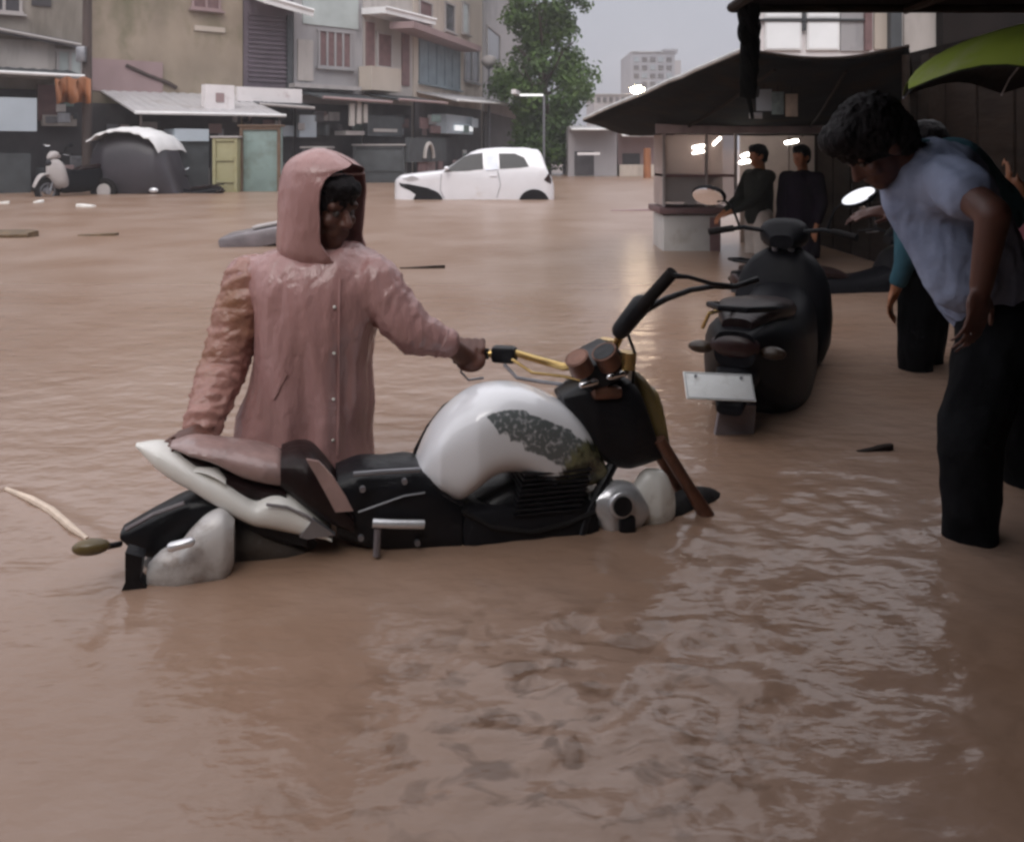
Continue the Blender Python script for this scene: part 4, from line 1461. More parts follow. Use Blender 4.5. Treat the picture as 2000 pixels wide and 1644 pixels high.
    for px in (836, 1043):
        c = Vector((xw(px), Yc + .10, -.07))
        arch = []
        for i in range(13):
            q = math.pi * i / 12
            arch.append(c + Vector((math.cos(q) * .335, -.115, math.sin(q) * .30)))
        MB().sheet(arch, .03).build('wheel_arch', 'black', rt)
        wl = MB().torus(c + Vector((0, -.02, 0)), (0, 1, 0), .215, .075, 32, 12).build('wheel', 'rubber', rt)
        MB().disc(c + Vector((0, -.09, 0)), (0, 1, 0), .17, .04).build('hub_cap', 'steel', wl)
    MB().tube([Vector((xw(1030), Yc + .9, yat(1030))), Vector((xw(1042), Yc + .9, yat(1030) + .16))], .006, 6).build('aerial', 'black', rt)


car()


# ------------------------------------------------------------------ the street on the far side
M.update(
    w_brown=mat('weathered brown wall', (0.266, 0.237, 0.207), .85, .2, 1.2, .2, 6, rgb2=(0.163, 0.141, 0.118), s2=.9, lo=.45, hi=.65, stretch=ST),
    w_tan=mat('stained tan wall', (0.296, 0.240, 0.185), .85, .22, .9, .2, 6, rgb2=(0.170, 0.155, 0.096), s2=.6, lo=.46, hi=.62, stretch=(1, 1, .6)),
    w_pink=mat('faded pink wall', (0.311, 0.222, 0.222), .85, .12, 1.2, .1, 6),
    w_pale=mat('pale plaster', (0.429, 0.392, 0.370), .85, .12, 1.2, .1, 6, rgb2=(0.281, 0.252, 0.229), s2=1.4, lo=.5, hi=.7, stretch=ST),
    w_grey=mat('grey stained plaster', (0.340, 0.326, 0.333), .85, .15, 1.2, .1, 6, rgb2=(0.192, 0.192, 0.200), s2=1.2, lo=.5, hi=.66, stretch=ST),
    w_cream=mat('cream plaster', (0.488, 0.422, 0.363), .85, .12, 1.2, .1, 6, rgb2=(0.326, 0.266, 0.229), s2=1.4, lo=.52, hi=.7, stretch=ST),
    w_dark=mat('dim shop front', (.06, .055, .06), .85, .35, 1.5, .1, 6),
    w_shop=mat('black brown shop wall', (.010, .007, .006), .95, .35, 1.5, .2, 6, spec=.05),
    shutter=mat('purple grey shutter', (0.126, 0.100, 0.122), .6, .15, 2, .0, 6),
    slatg=mat('blue grey window wall', (.20, .24, .27), .5, .2, 2, 0, 6),
    pane=mat('dark window pane', (.05, .045, .05), .15, .2, 2, 0, 6),
    panewhite=mat('frosted white pane', (.86, .87, .88), .4, .04, 2),
    paneblue=mat('pale window pane', (.42, .46, .45), .2, .1, 2),
    frame=mat('pale window frame', (0.370, 0.340, 0.333), .7, .12, 4),
    brownwin=mat('brown shutter leaf', (.17, .10, .10), .7, .2, 4),
    zinc=mat('pale zinc awning', (0.429, 0.414, 0.422), .5, .12, 1.5, .1, 9, rgb2=(0.296, 0.274, 0.266), s2=1.5, lo=.5, hi=.7),
    zincw=mat('white awning edge', (.74, .73, .73), .6, .1, 2),
    signw=mat('white sign board', (.72, .68, .68), .5, .06, 2, rgb2=(.5, .42, .42), s2=3, lo=.58, hi=.75),
    signb=mat('pale blue sign board', (.42, .47, .52), .5, .1, 1.2),
    orange=mat('rust orange sheet', (.27, .105, .045), .7, .25, 2, .1, 8),
    ygreen=mat('pale yellow cabinet', (0.311, 0.289, 0.163), .6, .15, 2, .1, 8, rgb2=(0.222, 0.192, 0.089), s2=2, lo=.5, hi=.7),
    teal=mat('pale teal panel', (0.178, 0.244, 0.229), .5, .15, 2, rgb2=(0.118, 0.141, 0.118), s2=1.6, lo=.5, hi=.7),
    brownf=mat('brown wooden frame', (.13, .08, .05), .7, .2, 4),
    dgrey=mat('dark grey counter', (.05, .055, .06), .6, .25, 3),
    pole=mat('dark brown pole', (.07, .05, .045), .8, .3, 3, .2, 20, stretch=ST),
    darkcar=mat('dark vehicle hood', (.035, .03, .038), .45, .25, 2, .1, 8),
    tower=mat('grey tower block', (.25, .25, .28), .85, .1, .2),
    towerlow=mat('grey low block', (.33, .31, .32), .85, .1, .2),
    strip=mat('pale strip lamp', (.85, .85, .82), .5, .05, 3, emit=(.95, .97, 1.), es=.35),
)


def facade(name, ax, Ya, bx, Yb, ztop, depth, wallm, label, cat='building', zb=-.5, group=None, wall=True):
    """building whose front runs from pixel column ax at distance Ya to column bx at Yb"""
    a = Vector(((ax - 1000) / F * Ya, Ya, 0))
    b = Vector(((bx - 1000) / F * Yb, Yb, 0))
    d = (b - a)
    Ln = d.length
    d.normalize()
    out = Vector((d.y, -d.x, 0))
    rt = thing(name, (a.x, a.y, zb), math.atan2(d.y, d.x), label, cat, group)

    class Fc:
        pass
    f = Fc()
    f.root = rt

    def hit(px, py, o=0.):
        A = a + out * o
        k = (px - 1000) / F
        s = (A.x - k * A.y) / (k * d.y - d.x)
        Y = A.y + s * d.y
        return s, HC + (YH - py) / F * Y

    def pt(s, o, z):
        return a + d * s + out * o + Vector((0, 0, z))

    def box(nm, m, px0, py0, px1, py1, o0, o1, parent=None, ch=0.):
        s0, _ = hit(px0, py0, o1)
        s1, _ = hit(px1, py0, o1)
        pm = (px0 + px1) / 2
        z1 = hit(pm, py0, o1)[1]
        z0 = hit(pm, py1, o1)[1]
        mb = MB()
        c = pt((s0 + s1) / 2, (o0 + o1) / 2, (z0 + z1) / 2)
        mb.box(c, (abs(s1 - s0), abs(o1 - o0), abs(z1 - z0)), Matrix.Rotation(math.atan2(d.y, d.x), 3, 'Z'), ch)
        return mb.build(nm, m, parent or rt, smooth=False)

    def window(px0, py0, px1, py1, fm='frame', pm='pane', o=.05, bars=1):
        s0, _ = hit(px0, py0)
        s1, _ = hit(px1, py0)
        z1 = hit((px0 + px1) / 2, py0)[1]
        z0 = hit((px0 + px1) / 2, py1)[1]
        rot = Matrix.Rotation(math.atan2(d.y, d.x), 3, 'Z')
        fw = .07
        mb = MB()
        for z in (z0, z1):
            mb.box(pt((s0 + s1) / 2, o / 2, z), (s1 - s0 + fw * 2, o + .06, fw), rot)
        for k in range(bars + 2):
            s_ = s0 + (s1 - s0) * k / (bars + 1)
            mb.box(pt(s_, o / 2, (z0 + z1) / 2), (fw, o + .04, z1 - z0 - fw), rot)
        w_ = mb.build('window', fm, rt, smooth=False)
        MB().box(pt((s0 + s1) / 2, .012, (z0 + z1) / 2), (s1 - s0 - fw, .024, z1 - z0 - fw), rot).build('pane', pm, w_, smooth=False)
        MB().box(pt((s0 + s1) / 2, o + .06, z0 - .07), (s1 - s0 + .25, .16, .05), rot).build('sill', fm, w_, smooth=False)
        return w_

    def awn(nm, m, px0, px1, ytop0, ytop1, reach, drop, th=.05, edge='zincw', parent=None, corr=True, posts=False):
        """sloping awning; ytop at its wall line, falls by drop metres over reach metres"""
        s0, z0 = hit(px0, ytop0)
        s1, z1 = hit(px1, ytop1)
        n_ = 40
        rows = []
        for i in range(n_ + 1):
            t = i / n_
            s_ = s0 + (s1 - s0) * t
            z = z0 + (z1 - z0) * t + (.018 * math.sin(i * 2.3) if corr else 0)
            rows.append([pt(s_, .0, z), pt(s_, reach, z - drop), pt(s_, reach, z - drop - th), pt(s_, 0., z - th)])
        o = MB().rings(rows).build(nm, m, parent or rt, smooth=False)
        if edge:
            MB().tube([pt(s0, reach + .02, z0 - drop - .02), pt(s1, reach + .02, z1 - drop - .02)], .05, 6).build('awning_edge', edge, o)
        for k in (0.04, .96) if posts else ():
            s_ = s0 + (s1 - s0) * k
            MB().tube([pt(s_, reach - .06, z0 + (z1 - z0) * k - drop - th), pt(s_, reach - .06, -.5)], .03, 6).build('awning_post', 'pole', o)
        return o
    def goods(px0, px1, ylo, yhi, n_, seed):
        """shop goods on the floor line and hanging under the awning, each a part of the shop"""
        rg_ = random.Random(seed)
        for i in range(n_):
            x = rg_.uniform(px0, px1)
            w_ = rg_.uniform(7, 30)
            if rg_.random() < .55:
                h_ = rg_.uniform(.25, .75) * (ylo - yhi) * .5
                y1 = ylo - h_
                y2 = ylo + 6
            else:
                y1 = yhi + rg_.uniform(6, 40)
                y2 = y1 + rg_.uniform(8, 22)
            box('shop_goods', rg_.choice(['dgrey', 'w_grey', 'signb', 'brownwin', 'w_dark', 'dgrey', 'teal', 'w_pink', 'steel', 'frame']), x, y1, x + w_, y2, .1 + .05 * i, .15 + .05 * i, None, .02)
    f.goods = goods
    f.hit, f.pt, f.box, f.window, f.awn, f.d, f.out, f.len = hit, pt, box, window, awn, d, out, Ln
    if wall:
        mb = MB()
        c = pt(Ln / 2, -depth / 2, (ztop + zb) / 2)
        mb.box(c, (Ln, depth, ztop - zb), Matrix.Rotation(math.atan2(d.y, d.x), 3, 'Z'))
        mb.build('wall', wallm, rt, smooth=False)
        mb = MB()
        mb.box(pt(Ln / 2, -depth / 2 + .15, ztop + .08), (Ln, depth + .3, .16), Matrix.Rotation(math.atan2(d.y, d.x), 3, 'Z'))
        mb.build('roof', 'w_grey', rt, smooth=False)
    return f


# brown house at the left edge
f = facade('shop_house', -620, 19.3, 168, 24.3, 7.2, 7, 'w_brown', 'weathered brown shop house at the far left, with a pale wall under a gutter line')
f.box('lower_wall', 'w_pale', -220, 72, 108, 148, 0, .06)
f.awn('gutter', 'w_dark', -220, 150, 10, 82, .5, .12, .12, 'frame', corr=False)
f.window(112, 100, 160, 150, 'frame', 'paneblue')
f.window(-60, -40, 40, 22, 'frame', 'pane', bars=2)
f.box('air_grille', 'w_dark', 62, -6, 100, 12, 0, .05)
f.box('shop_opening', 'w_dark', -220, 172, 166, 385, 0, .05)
f.awn('awning', 'dgrey', -220, 140, 118, 138, 1.6, .25)
f.box('sign_board', 'signb', -60, 190, 72, 256, 1.3, 1.45)
f.goods(-60, 160, 372, 190, 18, 1)
f.box('maroon_panel', 'brownwin', 74, 166, 112, 236, .1, .3)
f.box('counter', 'dgrey', -200, 300, 60, 380, .4, 1.3)
f.box('shop_shelf', 'w_pale', 84, 225, 150, 246, .06, .4)
# tan house
f = facade('shop_house', 170, 24.5, 474, 27.4, 7.5, 7, 'w_tan', 'stained tan shop house with a broad pale zinc awning and a white box sign')
f.box('pink_wall', 'w_pink', 178, 118, 318, 180, 0, .05)
f.window(376, -30, 428, 18, 'w_pink', 'brownwin')
f.box('ledge', 'w_cream', 380, 52, 440, 62, 0, .06)
pp = []
for x, y in ((246, 128), (285, 146), (330, 163), (345, 172)):
    s_, z_ = f.hit(x, y, .06)
    pp.append(f.pt(s_, .06, z_))
MB().tube(pp, .06, 6).build('drain_pipe', 'pole', f.root)
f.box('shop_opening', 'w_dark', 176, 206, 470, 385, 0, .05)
f.awn('awning', 'zinc', 196, 470, 176, 186, 3.2, .72, edge='zincw', posts=True)
f.goods(200, 455, 372, 215, 20, 2)
bx = f.box('box_sign', 'signw', 401, 166, 458, 216, 2.2, 2.5)
f.box('sign_mark', 'w_pink', 422, 182, 438, 200, 2.5, 2.52, bx)
f.box('counter', 'dgrey', 338, 276, 408, 372, 2.2, 3.0)
f.box('counter_top', 'signb', 342, 252, 408, 276, 2.2, 3.1)
f.box('inner_shelf', 'steel', 220, 258, 300, 268, .1, .8)
# purple shuttered house
f = facade('shop_house', 476, 27.4, 572, 28.4, 7.8, 7, 'shutter', 'narrow shop house with a purple grey shuttered front between tan and grey houses')
mb = MB()
for i in range(15):
    s0, z0 = f.hit(484, 40)
    s1, _ = f.hit(562, 40)
    mb.box(f.pt((s0 + s1) / 2, .03, 3.3 + i * .15), (s1 - s0, .05, .07), Matrix.Rotation(math.atan2(f.d.y, f.d.x), 3, 'Z'))
mb.build('shutter', 'shutter', f.root, smooth=False)
f.box('drain_pipe', 'dgrey', 562, 30, 572, 180, 0, .14)
f.awn('upper_awning', 'zincw', 478, 574, -22, 6, 1.5, .42, .22)
f.box('sign_board', 'signw', 464, 172, 590, 200, 1.0, 1.2)
f.box('shop_opening', 'w_dark', 478, 205, 572, 385, 0, .05)
f.awn('awning', 'dgrey', 466, 570, 188, 196, 1.7, .3, edge='frame')
f.goods(480, 560, 366, 210, 12, 3)
# grey house
f = facade('shop_house', 574, 28.4, 708, 30.2, 8.6, 7, 'w_grey', 'grey plaster shop house with a dark stained shutter panel over dim shops')
f.window(622, 62, 684, 132, 'w_grey', 'brownwin', bars=3)
f.box('pale_panel', 'w_pale', 582, 78, 612, 158, 0, .05)
f.box('upper_panel', 'paneblue', 592, -20, 700, 52, 0, .05)
f.box('ledge', 'frame', 576, 166, 706, 174, 0, .5)
f.box('shop_opening', 'w_dark', 576, 204, 706, 360, 0, .05)
f.awn('awning', 'dgrey', 574, 706, 176, 186, 1.8, .3, edge='w_pink')
for a, b_, c_, e in ((688, 202, 697, 246), (702, 198, 710, 242), (715, 204, 722, 240)):
    f.box('sign_stroke', 'w_pale', a - 4, b_, b_ * 0 + c_ - 4, e, 1.5, 1.6)
f.goods(580, 700, 350, 208, 18, 4)
f.box('hanging_board', 'signb', 585, 225, 618, 268, .6, .8)
f.box('bench', 'frame', 676, 256, 712, 264, .5, 1.2)
# house with balconies
f = facade('shop_house', 710, 30.2, 806, 32.4, 8.8, 7, 'w_pale', 'pale shop house with brown upstairs shutters and a slanting white balcony slab')
f.awn('balcony_slab', 'zincw', 706, 806, 16, 40, 1.1, .05, .22, 'zincw', corr=False)
f.window(736, 66, 764, 132, 'frame', 'brownwin', bars=0)
f.box('recess', 'brownwin', 716, 44, 732, 160, 0, .05)
f.box('door_leaf', 'brownwin', 786, 62, 800, 168, 0, .05)
f.box('parapet', 'w_cream', 726, 132, 784, 178, 0, .6)
f.box('shop_opening', 'w_dark', 712, 204, 804, 352, 0, .05)
f.goods(714, 796, 345, 208, 14, 5)
f.box('dark_sign', 'dgrey', 718, 226, 786, 266, .8, 1.0)
f.box('sign_stroke', 'w_pale', 730, 252, 776, 258, 1.0, 1.03)
f.awn('awning', 'dgrey', 710, 806, 182, 190, 1.6, .25, edge='w_pink')
# cream house with blue grey windows
f = facade('shop_house', 808, 32.4, 942, 40.5, 10.5, 7, 'w_cream', 'cream shop house beside the tree, with pale upper windows above a blue grey window band')
f.window(818, 4, 842, 58, 'frame', 'brownwin', bars=0)
f.window(868, 8, 886, 62, 'frame', 'pane', bars=0)
f.window(902, 6, 914, 66, 'frame', 'paneblue', bars=0)
f.box('slab', 'w_pink', 808, 66, 940, 78, 0, .9)
f.window(818, 84, 896, 168, 'slatg', 'slatg', bars=4)
f.window(906, 96, 934, 160, 'w_grey', 'pane', bars=1)
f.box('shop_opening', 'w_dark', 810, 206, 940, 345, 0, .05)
f.awn('awning', 'zinc', 814, 940, 178, 190, 1.6, .35, edge='zincw')
f.goods(815, 930, 338, 210, 20, 6)
sg = f.box('shop_sign', 'dgrey', 800, 270, 872, 316, 1.0, 1.15)
s0, z0 = f.hit(838, 312, 1.2)
arc = [f.pt(s0 + math.cos(R(a)) * .42, 1.2, z0 + .05 + max(0, math.sin(R(a))) * .52) for a in range(0, 181, 15)]
MB().tube(arc, .07, 8).build('sign_arch', 'w_pale', sg)
f.box('shelf', 'signb', 872, 226, 924, 262, .1, .7)
f.box('strip_lamp', 'strip', 890, 246, 924, 256, .75, .8)
# last houses behind the tree
f = facade('shop_house', 944, 40.5, 1040, 60., 9.6, 8, 'w_grey', 'grey shop house half hidden behind the tall tree')
f.awn('awning', 'zinc', 946, 1030, 196, 216, 1.8, .4, edge='zincw')
f.window(950, 60, 975, 120, 'frame', 'pane', bars=0)
f.box('shop_opening', 'w_dark', 946, 228, 1030, 340, 0, .05)
f.box('sign_board', 'signw', 1008, 182, 1036, 190, 2.0, 2.2)
c = P(1038, 186, 35.)
t_ = thing('strip_sign', (c.x, 35., -.5), 0, 'thin white strip sign on a post in front of the tall tree', 'sign')
MB().box(c, (.95, .06, .09), None, .02).build('board', 'strip', t_)
MB().tube([Vector((c.x + .5, 35.05, -.5)), c + Vector((.5, .05, 0))], .05, 8).build('post', 'steel', t_)
# low stalls at the end of the street
f = facade('street_stall', 1110, 36., 1205, 36., 1.9, 4, 'towerlow', 'low beige stall at the end of the street, left of the orange post')
f.box('opening', 'w_dark', 1122, 296, 1160, 342, 0, .05)
f.awn('awning', 'zinc', 1112, 1200, 246, 246, 1.2, .15)
f.box('sign_board', 'signw', 1128, 298, 1172, 303, 1.2, 1.3)
f = facade('street_stall', 1207, 37., 1330, 37., 2.2, 4, 'w_pink', 'low pinkish stall at the end of the street, beside the orange post')
f.box('opening', 'w_dark', 1216, 300, 1250, 342, 0, .05)
f.box('counter', 'w_cream', 1210, 322, 1300, 345, .05, .8)
f.awn('awning', 'w_cream', 1208, 1320, 258, 258, 1.2, .15)
# towers
f = facade('tower_block', 1232, 150., 1318, 150., 17.8, 14, 'tower', 'grey tower block standing hazy in the distance above the street')
for r_ in range(4):
    for c_ in range(5):
        f.box('window', 'w_dark' if (r_ + c_) % 3 else 'slatg', 1238 + c_ * 16, 112 + r_ * 16, 1248 + c_ * 16, 121 + r_ * 16, 0, .2)
f.box('stair_tower', 'tower', 1296, 96, 1324, 104, -6, .3)
f.box('side_wing', 'towerlow', 1318, 118, 1330, 190, -6, 0)
f = facade('apartment_block', 1160, 120., 1240, 120., 8.6, 12, 'towerlow', 'low hazy grey apartment block between the tree and the tower')
for c_ in range(6):
    f.box('window', 'w_dark', 1166 + c_ * 12, 190, 1173 + c_ * 12, 200, 0, .2)
    f.box('window', 'w_dark', 1166 + c_ * 12, 215, 1173 + c_ * 12, 226, 0, .2)


def at(px, py, Y):
    return P(px, py, Y)


# utility pole, orange sheet, street lamp
p0 = at(170, 0, 23.0)
t_ = thing('utility_pole', (p0.x, p0.y, -.5), 0, 'dark brown utility pole in front of the left houses', 'pole')
MB().tube([Vector((p0.x, p0.y, -.5)), Vector((p0.x, p0.y, 3)), Vector((p0.x + .02, p0.y, 9))], [.13, .12, .10], 12).build('pole', 'pole', t_)
MB().box(Vector((p0.x, p0.y - .05, 8.2)), (1.6, .1, .12)).build('crossarm', 'pole', t_)
MB().box(Vector((p0.x - .05, p0.y - .2, 3.6)), (.24, .14, .4), None, .02).build('meter_box', 'steel', t_)
mb = MB()
mb.rings([[at(108 + 70 * i / 14, 152 + 3 * math.sin(i), 22.4 - .15 * math.sin(i * .9)) for i in range(15)],
          [at(112 + 66 * i / 14, 204 - 4 * abs(math.sin(i * .5)), 22.3 - .2 * math.sin(i * .9 + 1)) for i in range(15)]], cap=False, closed=False)
o = mb.build('tarpaulin', 'orange')
so_ = o.modifiers.new('t', 'SOLIDIFY')
so_.thickness = .02
tag(o, 'rust orange tarpaulin hanging by the dark utility pole', 'tarpaulin')
b0 = at(955, 120, 39.)
t_ = thing('street_lamp', (b0.x, b0.y, -.5), 0, 'white globe street lamp on a thin post at the edge of the tree', 'street lamp')
MB().tube([Vector((b0.x, b0.y, -.5)), Vector((b0.x, b0.y, b0.z - .2))], [.08, .05], 10).build('post', 'steel', t_)
MB().ell(b0, (.36, .36, .28)).build('globe', 'frame', t_)
MB().tube([b0 - Vector((0, 0, .34)), b0 - Vector((0, 0, .2))], [.1, .24], 12).build('collar', 'steel', t_)
b0 = at(1245, 176, 95.)
t_ = thing('street_lamp', (b0.x, b0.y, -.5), 0, 'lit yellow street lamp glowing in front of the tower block', 'street lamp')
MB().tube([Vector((b0.x, b0.y, -.5)), Vector((b0.x, b0.y, b0.z))], [.14, .09], 8).build('post', 'steel', t_)
MB().ell(b0, (.75, .5, .38)).build('lamp_head', 'warm', t_)
b0 = at(1264, 290, 34.)
o = MB().tube([Vector((b0.x, b0.y, -.5)), Vector((b0.x, b0.y, b0.z))], [.16, .14], 10).build('post', 'orange')
tag(o, 'orange brown post at the end of the street', 'post')


# tree
def tree(cx, Y, half, zt, label):
    t_ = thing('tree', (cx, Y, -.5), 0, label, 'tree')
    rng = random.Random(4)
    mb = MB()
    mb.tube([Vector((cx, Y, -.5)), Vector((cx + .05, Y, 1.2)), Vector((cx - .05, Y, 3.2)), Vector((cx, Y, 6.5)), Vector((cx + .2, Y, 9.))], [.36, .30, .24, .15, .05], 10)
    for i in range(26):
        z = 1.6 + i * .27
        q = i * 2.4
        r_ = half * rng.uniform(.55, .95) * (1 if z < 6 else .7)
        b_ = Vector((cx + math.cos(q) * r_, Y + math.sin(q) * r_, z + r_ * .55))
        m_ = Vector((cx + math.cos(q) * r_ * .5, Y + math.sin(q) * r_ * .5, z + r_ * .12))
        mb.tube([Vector((cx, Y, z - .3)), m_, b_], [.09, .06, .02], 6)
    mb.build('trunk', 'bark', t_)
    vs, fs = [], []
    clumps = []
    for i in range(330):
        z = .7 + (zt - .7) * rng.random()**1.25
        w_ = half * (1.0 if z < 5.5 else .92) * (.72 + .28 * math.sin(z * 1.7 + 1)) * (.7 if z < 1.6 else 1)
        q = rng.uniform(0, 2 * math.pi)
        r_ = w_ * math.sqrt(rng.uniform(.12, 1.))
        clumps.append((Vector((cx + math.cos(q) * r_, Y + math.sin(q) * r_, z)), rng.uniform(.35, .75)))
    for c, r_ in clumps:
        for k in range(int(150 * r_)):
            d = Vector((rng.gauss(0, 1), rng.gauss(0, 1), rng.gauss(0, .8)))
            d = d.normalized() * r_ * rng.uniform(.3, 1.05)
            p = c + d
            nrm = (d.normalized() + Vector((rng.gauss(0, .6), rng.gauss(0, .6), rng.gauss(.3, .6)))).normalized()
            a = nrm.orthogonal().normalized()
            a = Matrix.Rotation(rng.uniform(0, 6.28), 3, nrm) @ a
            b_ = nrm.cross(a)
            l_, w_ = rng.uniform(.08, .15), rng.uniform(.05, .09)
            n0 = len(vs)
            vs += [p - a * l_, p + b_ * w_ + nrm * .02, p + a * l_, p - b_ * w_ + nrm * .02]
            fs.append((n0, n0 + 1, n0 + 2, n0 + 3))
    me = bpy.data.meshes.new('crown')
    inv = mw(t_).inverted()
    me.from_pydata([inv @ v for v in vs], [], fs)
    me.materials.append(M['leaf'])
    o = bpy.data.objects.new('crown', me)
    COL.objects.link(o)
    o.parent = t_


tree(at(1062, 200, 38.5).x, 38.5, 2.35, 12, 'tall dense dark green tree at the end of the row of houses')


# ------------------------------------------------------------------ things along the far kerb
def covered_vehicle():
    Y = 21.6
    c = at(240, 385, Y)
    rt = thing('covered_vehicle', (c.x, Y, -.5), 0, 'dark rounded vehicle with a white sheet over its roof, standing in the flood', 'vehicle')
    top = [(158, 330), (166, 292), (184, 268), (210, 256), (245, 252), (285, 262), (312, 284), (324, 318), (334, 350), (346, 384)]
    bot = [(158, 352), (166, 368), (184, 384), (210, 398), (245, 402), (285, 402), (312, 402), (324, 402), (334, 402), (346, 400)]
    t, yt = crom([p[0] for p in top], [p[1] for p in top], 36)
    yb = crom([p[0] for p in bot], [p[1] for p in bot], 36)[1]
    hw = np.interp(t, [158, 200, 300, 346], [.35, .72, .75, .5])
    rings, sheet = [], []
    for x, a, b_, h in zip(t, yt, yb, hw):
        z1, z0 = at(x, a, Y).z, at(x, b_, Y).z
        X_ = at(x, 0, Y).x
        rg = []
        for k in range(24):
            q = 2 * math.pi * k / 24
            cc, ss = math.cos(q), math.sin(q)
            rg.append(Vector((X_, Y + .7 + h * math.copysign(abs(cc)**.7, cc), (z0 + z1) / 2 + (z1 - z0) / 2 * math.copysign(abs(ss)**.7, ss))))
        rings.append(rg)
    MB().rings(rings).build('hood', 'darkcar', rt)
    rows = []
    for x in np.linspace(176, 316, 16):
        z = at(x, float(np.interp(x, t, yt)), Y).z
        X_ = at(x, 0, Y).x
        r_ = []
        for k in range(9):
            e = -1 + k / 4
            r_.append(Vector((X_, Y + .7 + e * .92, z + .06 - .10 * abs(e)**3 + .02 * math.sin(x * .3 + k))))
        rows.append(r_ + [p - Vector((0, 0, .035)) for p in r_[::-1]])
    MB().rings(rows).build('roof_sheet', 'zincw', rt)
    c = at(206, 372, Y)
    wl = MB().torus(Vector((c.x, Y - .05, c.z)), (0, 1, 0), .24, .07, 28, 10).build('wheel', 'rubber', rt)
    MB().disc(Vector((c.x, Y - .08, c.z)), (0, 1, 0), .17, .06).build('hub_cap', 'frame', wl)
    MB().ell(at(300, 372, Y - .05), (.12, .05, .07)).build('tail_lamp', 'silver', rt)


covered_vehicle()
c = at(140, 380, 21.2)
scooter(Vector((c.x + .1, 21.2, -.20)), R(-118), 'scooter with a pale front shield standing left of the covered vehicle', fairing='frame', k=1.15, head_on=False)
c = at(362, 385, 22.2)
scooter(Vector((c.x + .15, 22.2, -.62)), R(165), 'low sunk scooter with a pale shield at the right of the covered vehicle', fairing='whiteshell')


def cabinet(name, px0, py0, px1, py1, Y, dp, m, fm, label, cat, shelves=2):
    a, b = at(px0, py1, Y), at(px1, py0, Y)
    rt = thing(name, ((a.x + b.x) / 2, Y + dp / 2, -.5), 0, label, cat)
    wd_, hgt = b.x - a.x, b.z + .5
    MB().box(Vector(((a.x + b.x) / 2, Y + dp / 2, b.z - hgt / 2)), (wd_, dp, hgt), None, .03).build('body', m, rt)
    mb = MB()
    for x in (a.x + .04, b.x - .04):
        mb.box(Vector((x, Y - .02, b.z - hgt / 2)), (.08, .05, hgt))
    mb.box(Vector(((a.x + b.x) / 2, Y - .02, b.z - .04)), (wd_ - .18, .05, .08))
    for k in range(shelves):
        mb.box(Vector(((a.x + b.x) / 2, Y - .02, b.z - (b.z) * (k + 1) / (shelves + .5))), (wd_ - .18, .05, .06))
    mb.build('frame', fm, rt)
    MB().box(Vector(((a.x + b.x) / 2, Y + dp / 2 - .03, b.z + .03)), (wd_ + .1, dp + .1, .05), None, .01).build('top', 'frame' if fm != 'brownf' else fm, rt)
    return rt


cabinet('cabinet', 416, 270, 464, 372, 22.6, .5, 'ygreen', 'ygreen', 'pale yellow cabinet standing in the flood left of the teal display board', 'cabinet')
cabinet('display_board', 469, 248, 548, 372, 22.9, .25, 'teal', 'brownf', 'teal display board in a brown wooden frame beside the pale yellow cabinet', 'board', 0)
# grey wooden pallet-like board pile by the shops
cabinet('shop_counter', 590, 290, 640, 352, 27.2, .8, 'dgrey', 'dgrey', 'dark grey shop counter at the kerb behind the person in pink', 'counter', 1)
cabinet('shop_counter', 690, 285, 790, 340, 29., .8, 'dgrey', 'dgrey', 'wide dark shop counter at the kerb left of the white car', 'counter', 1)


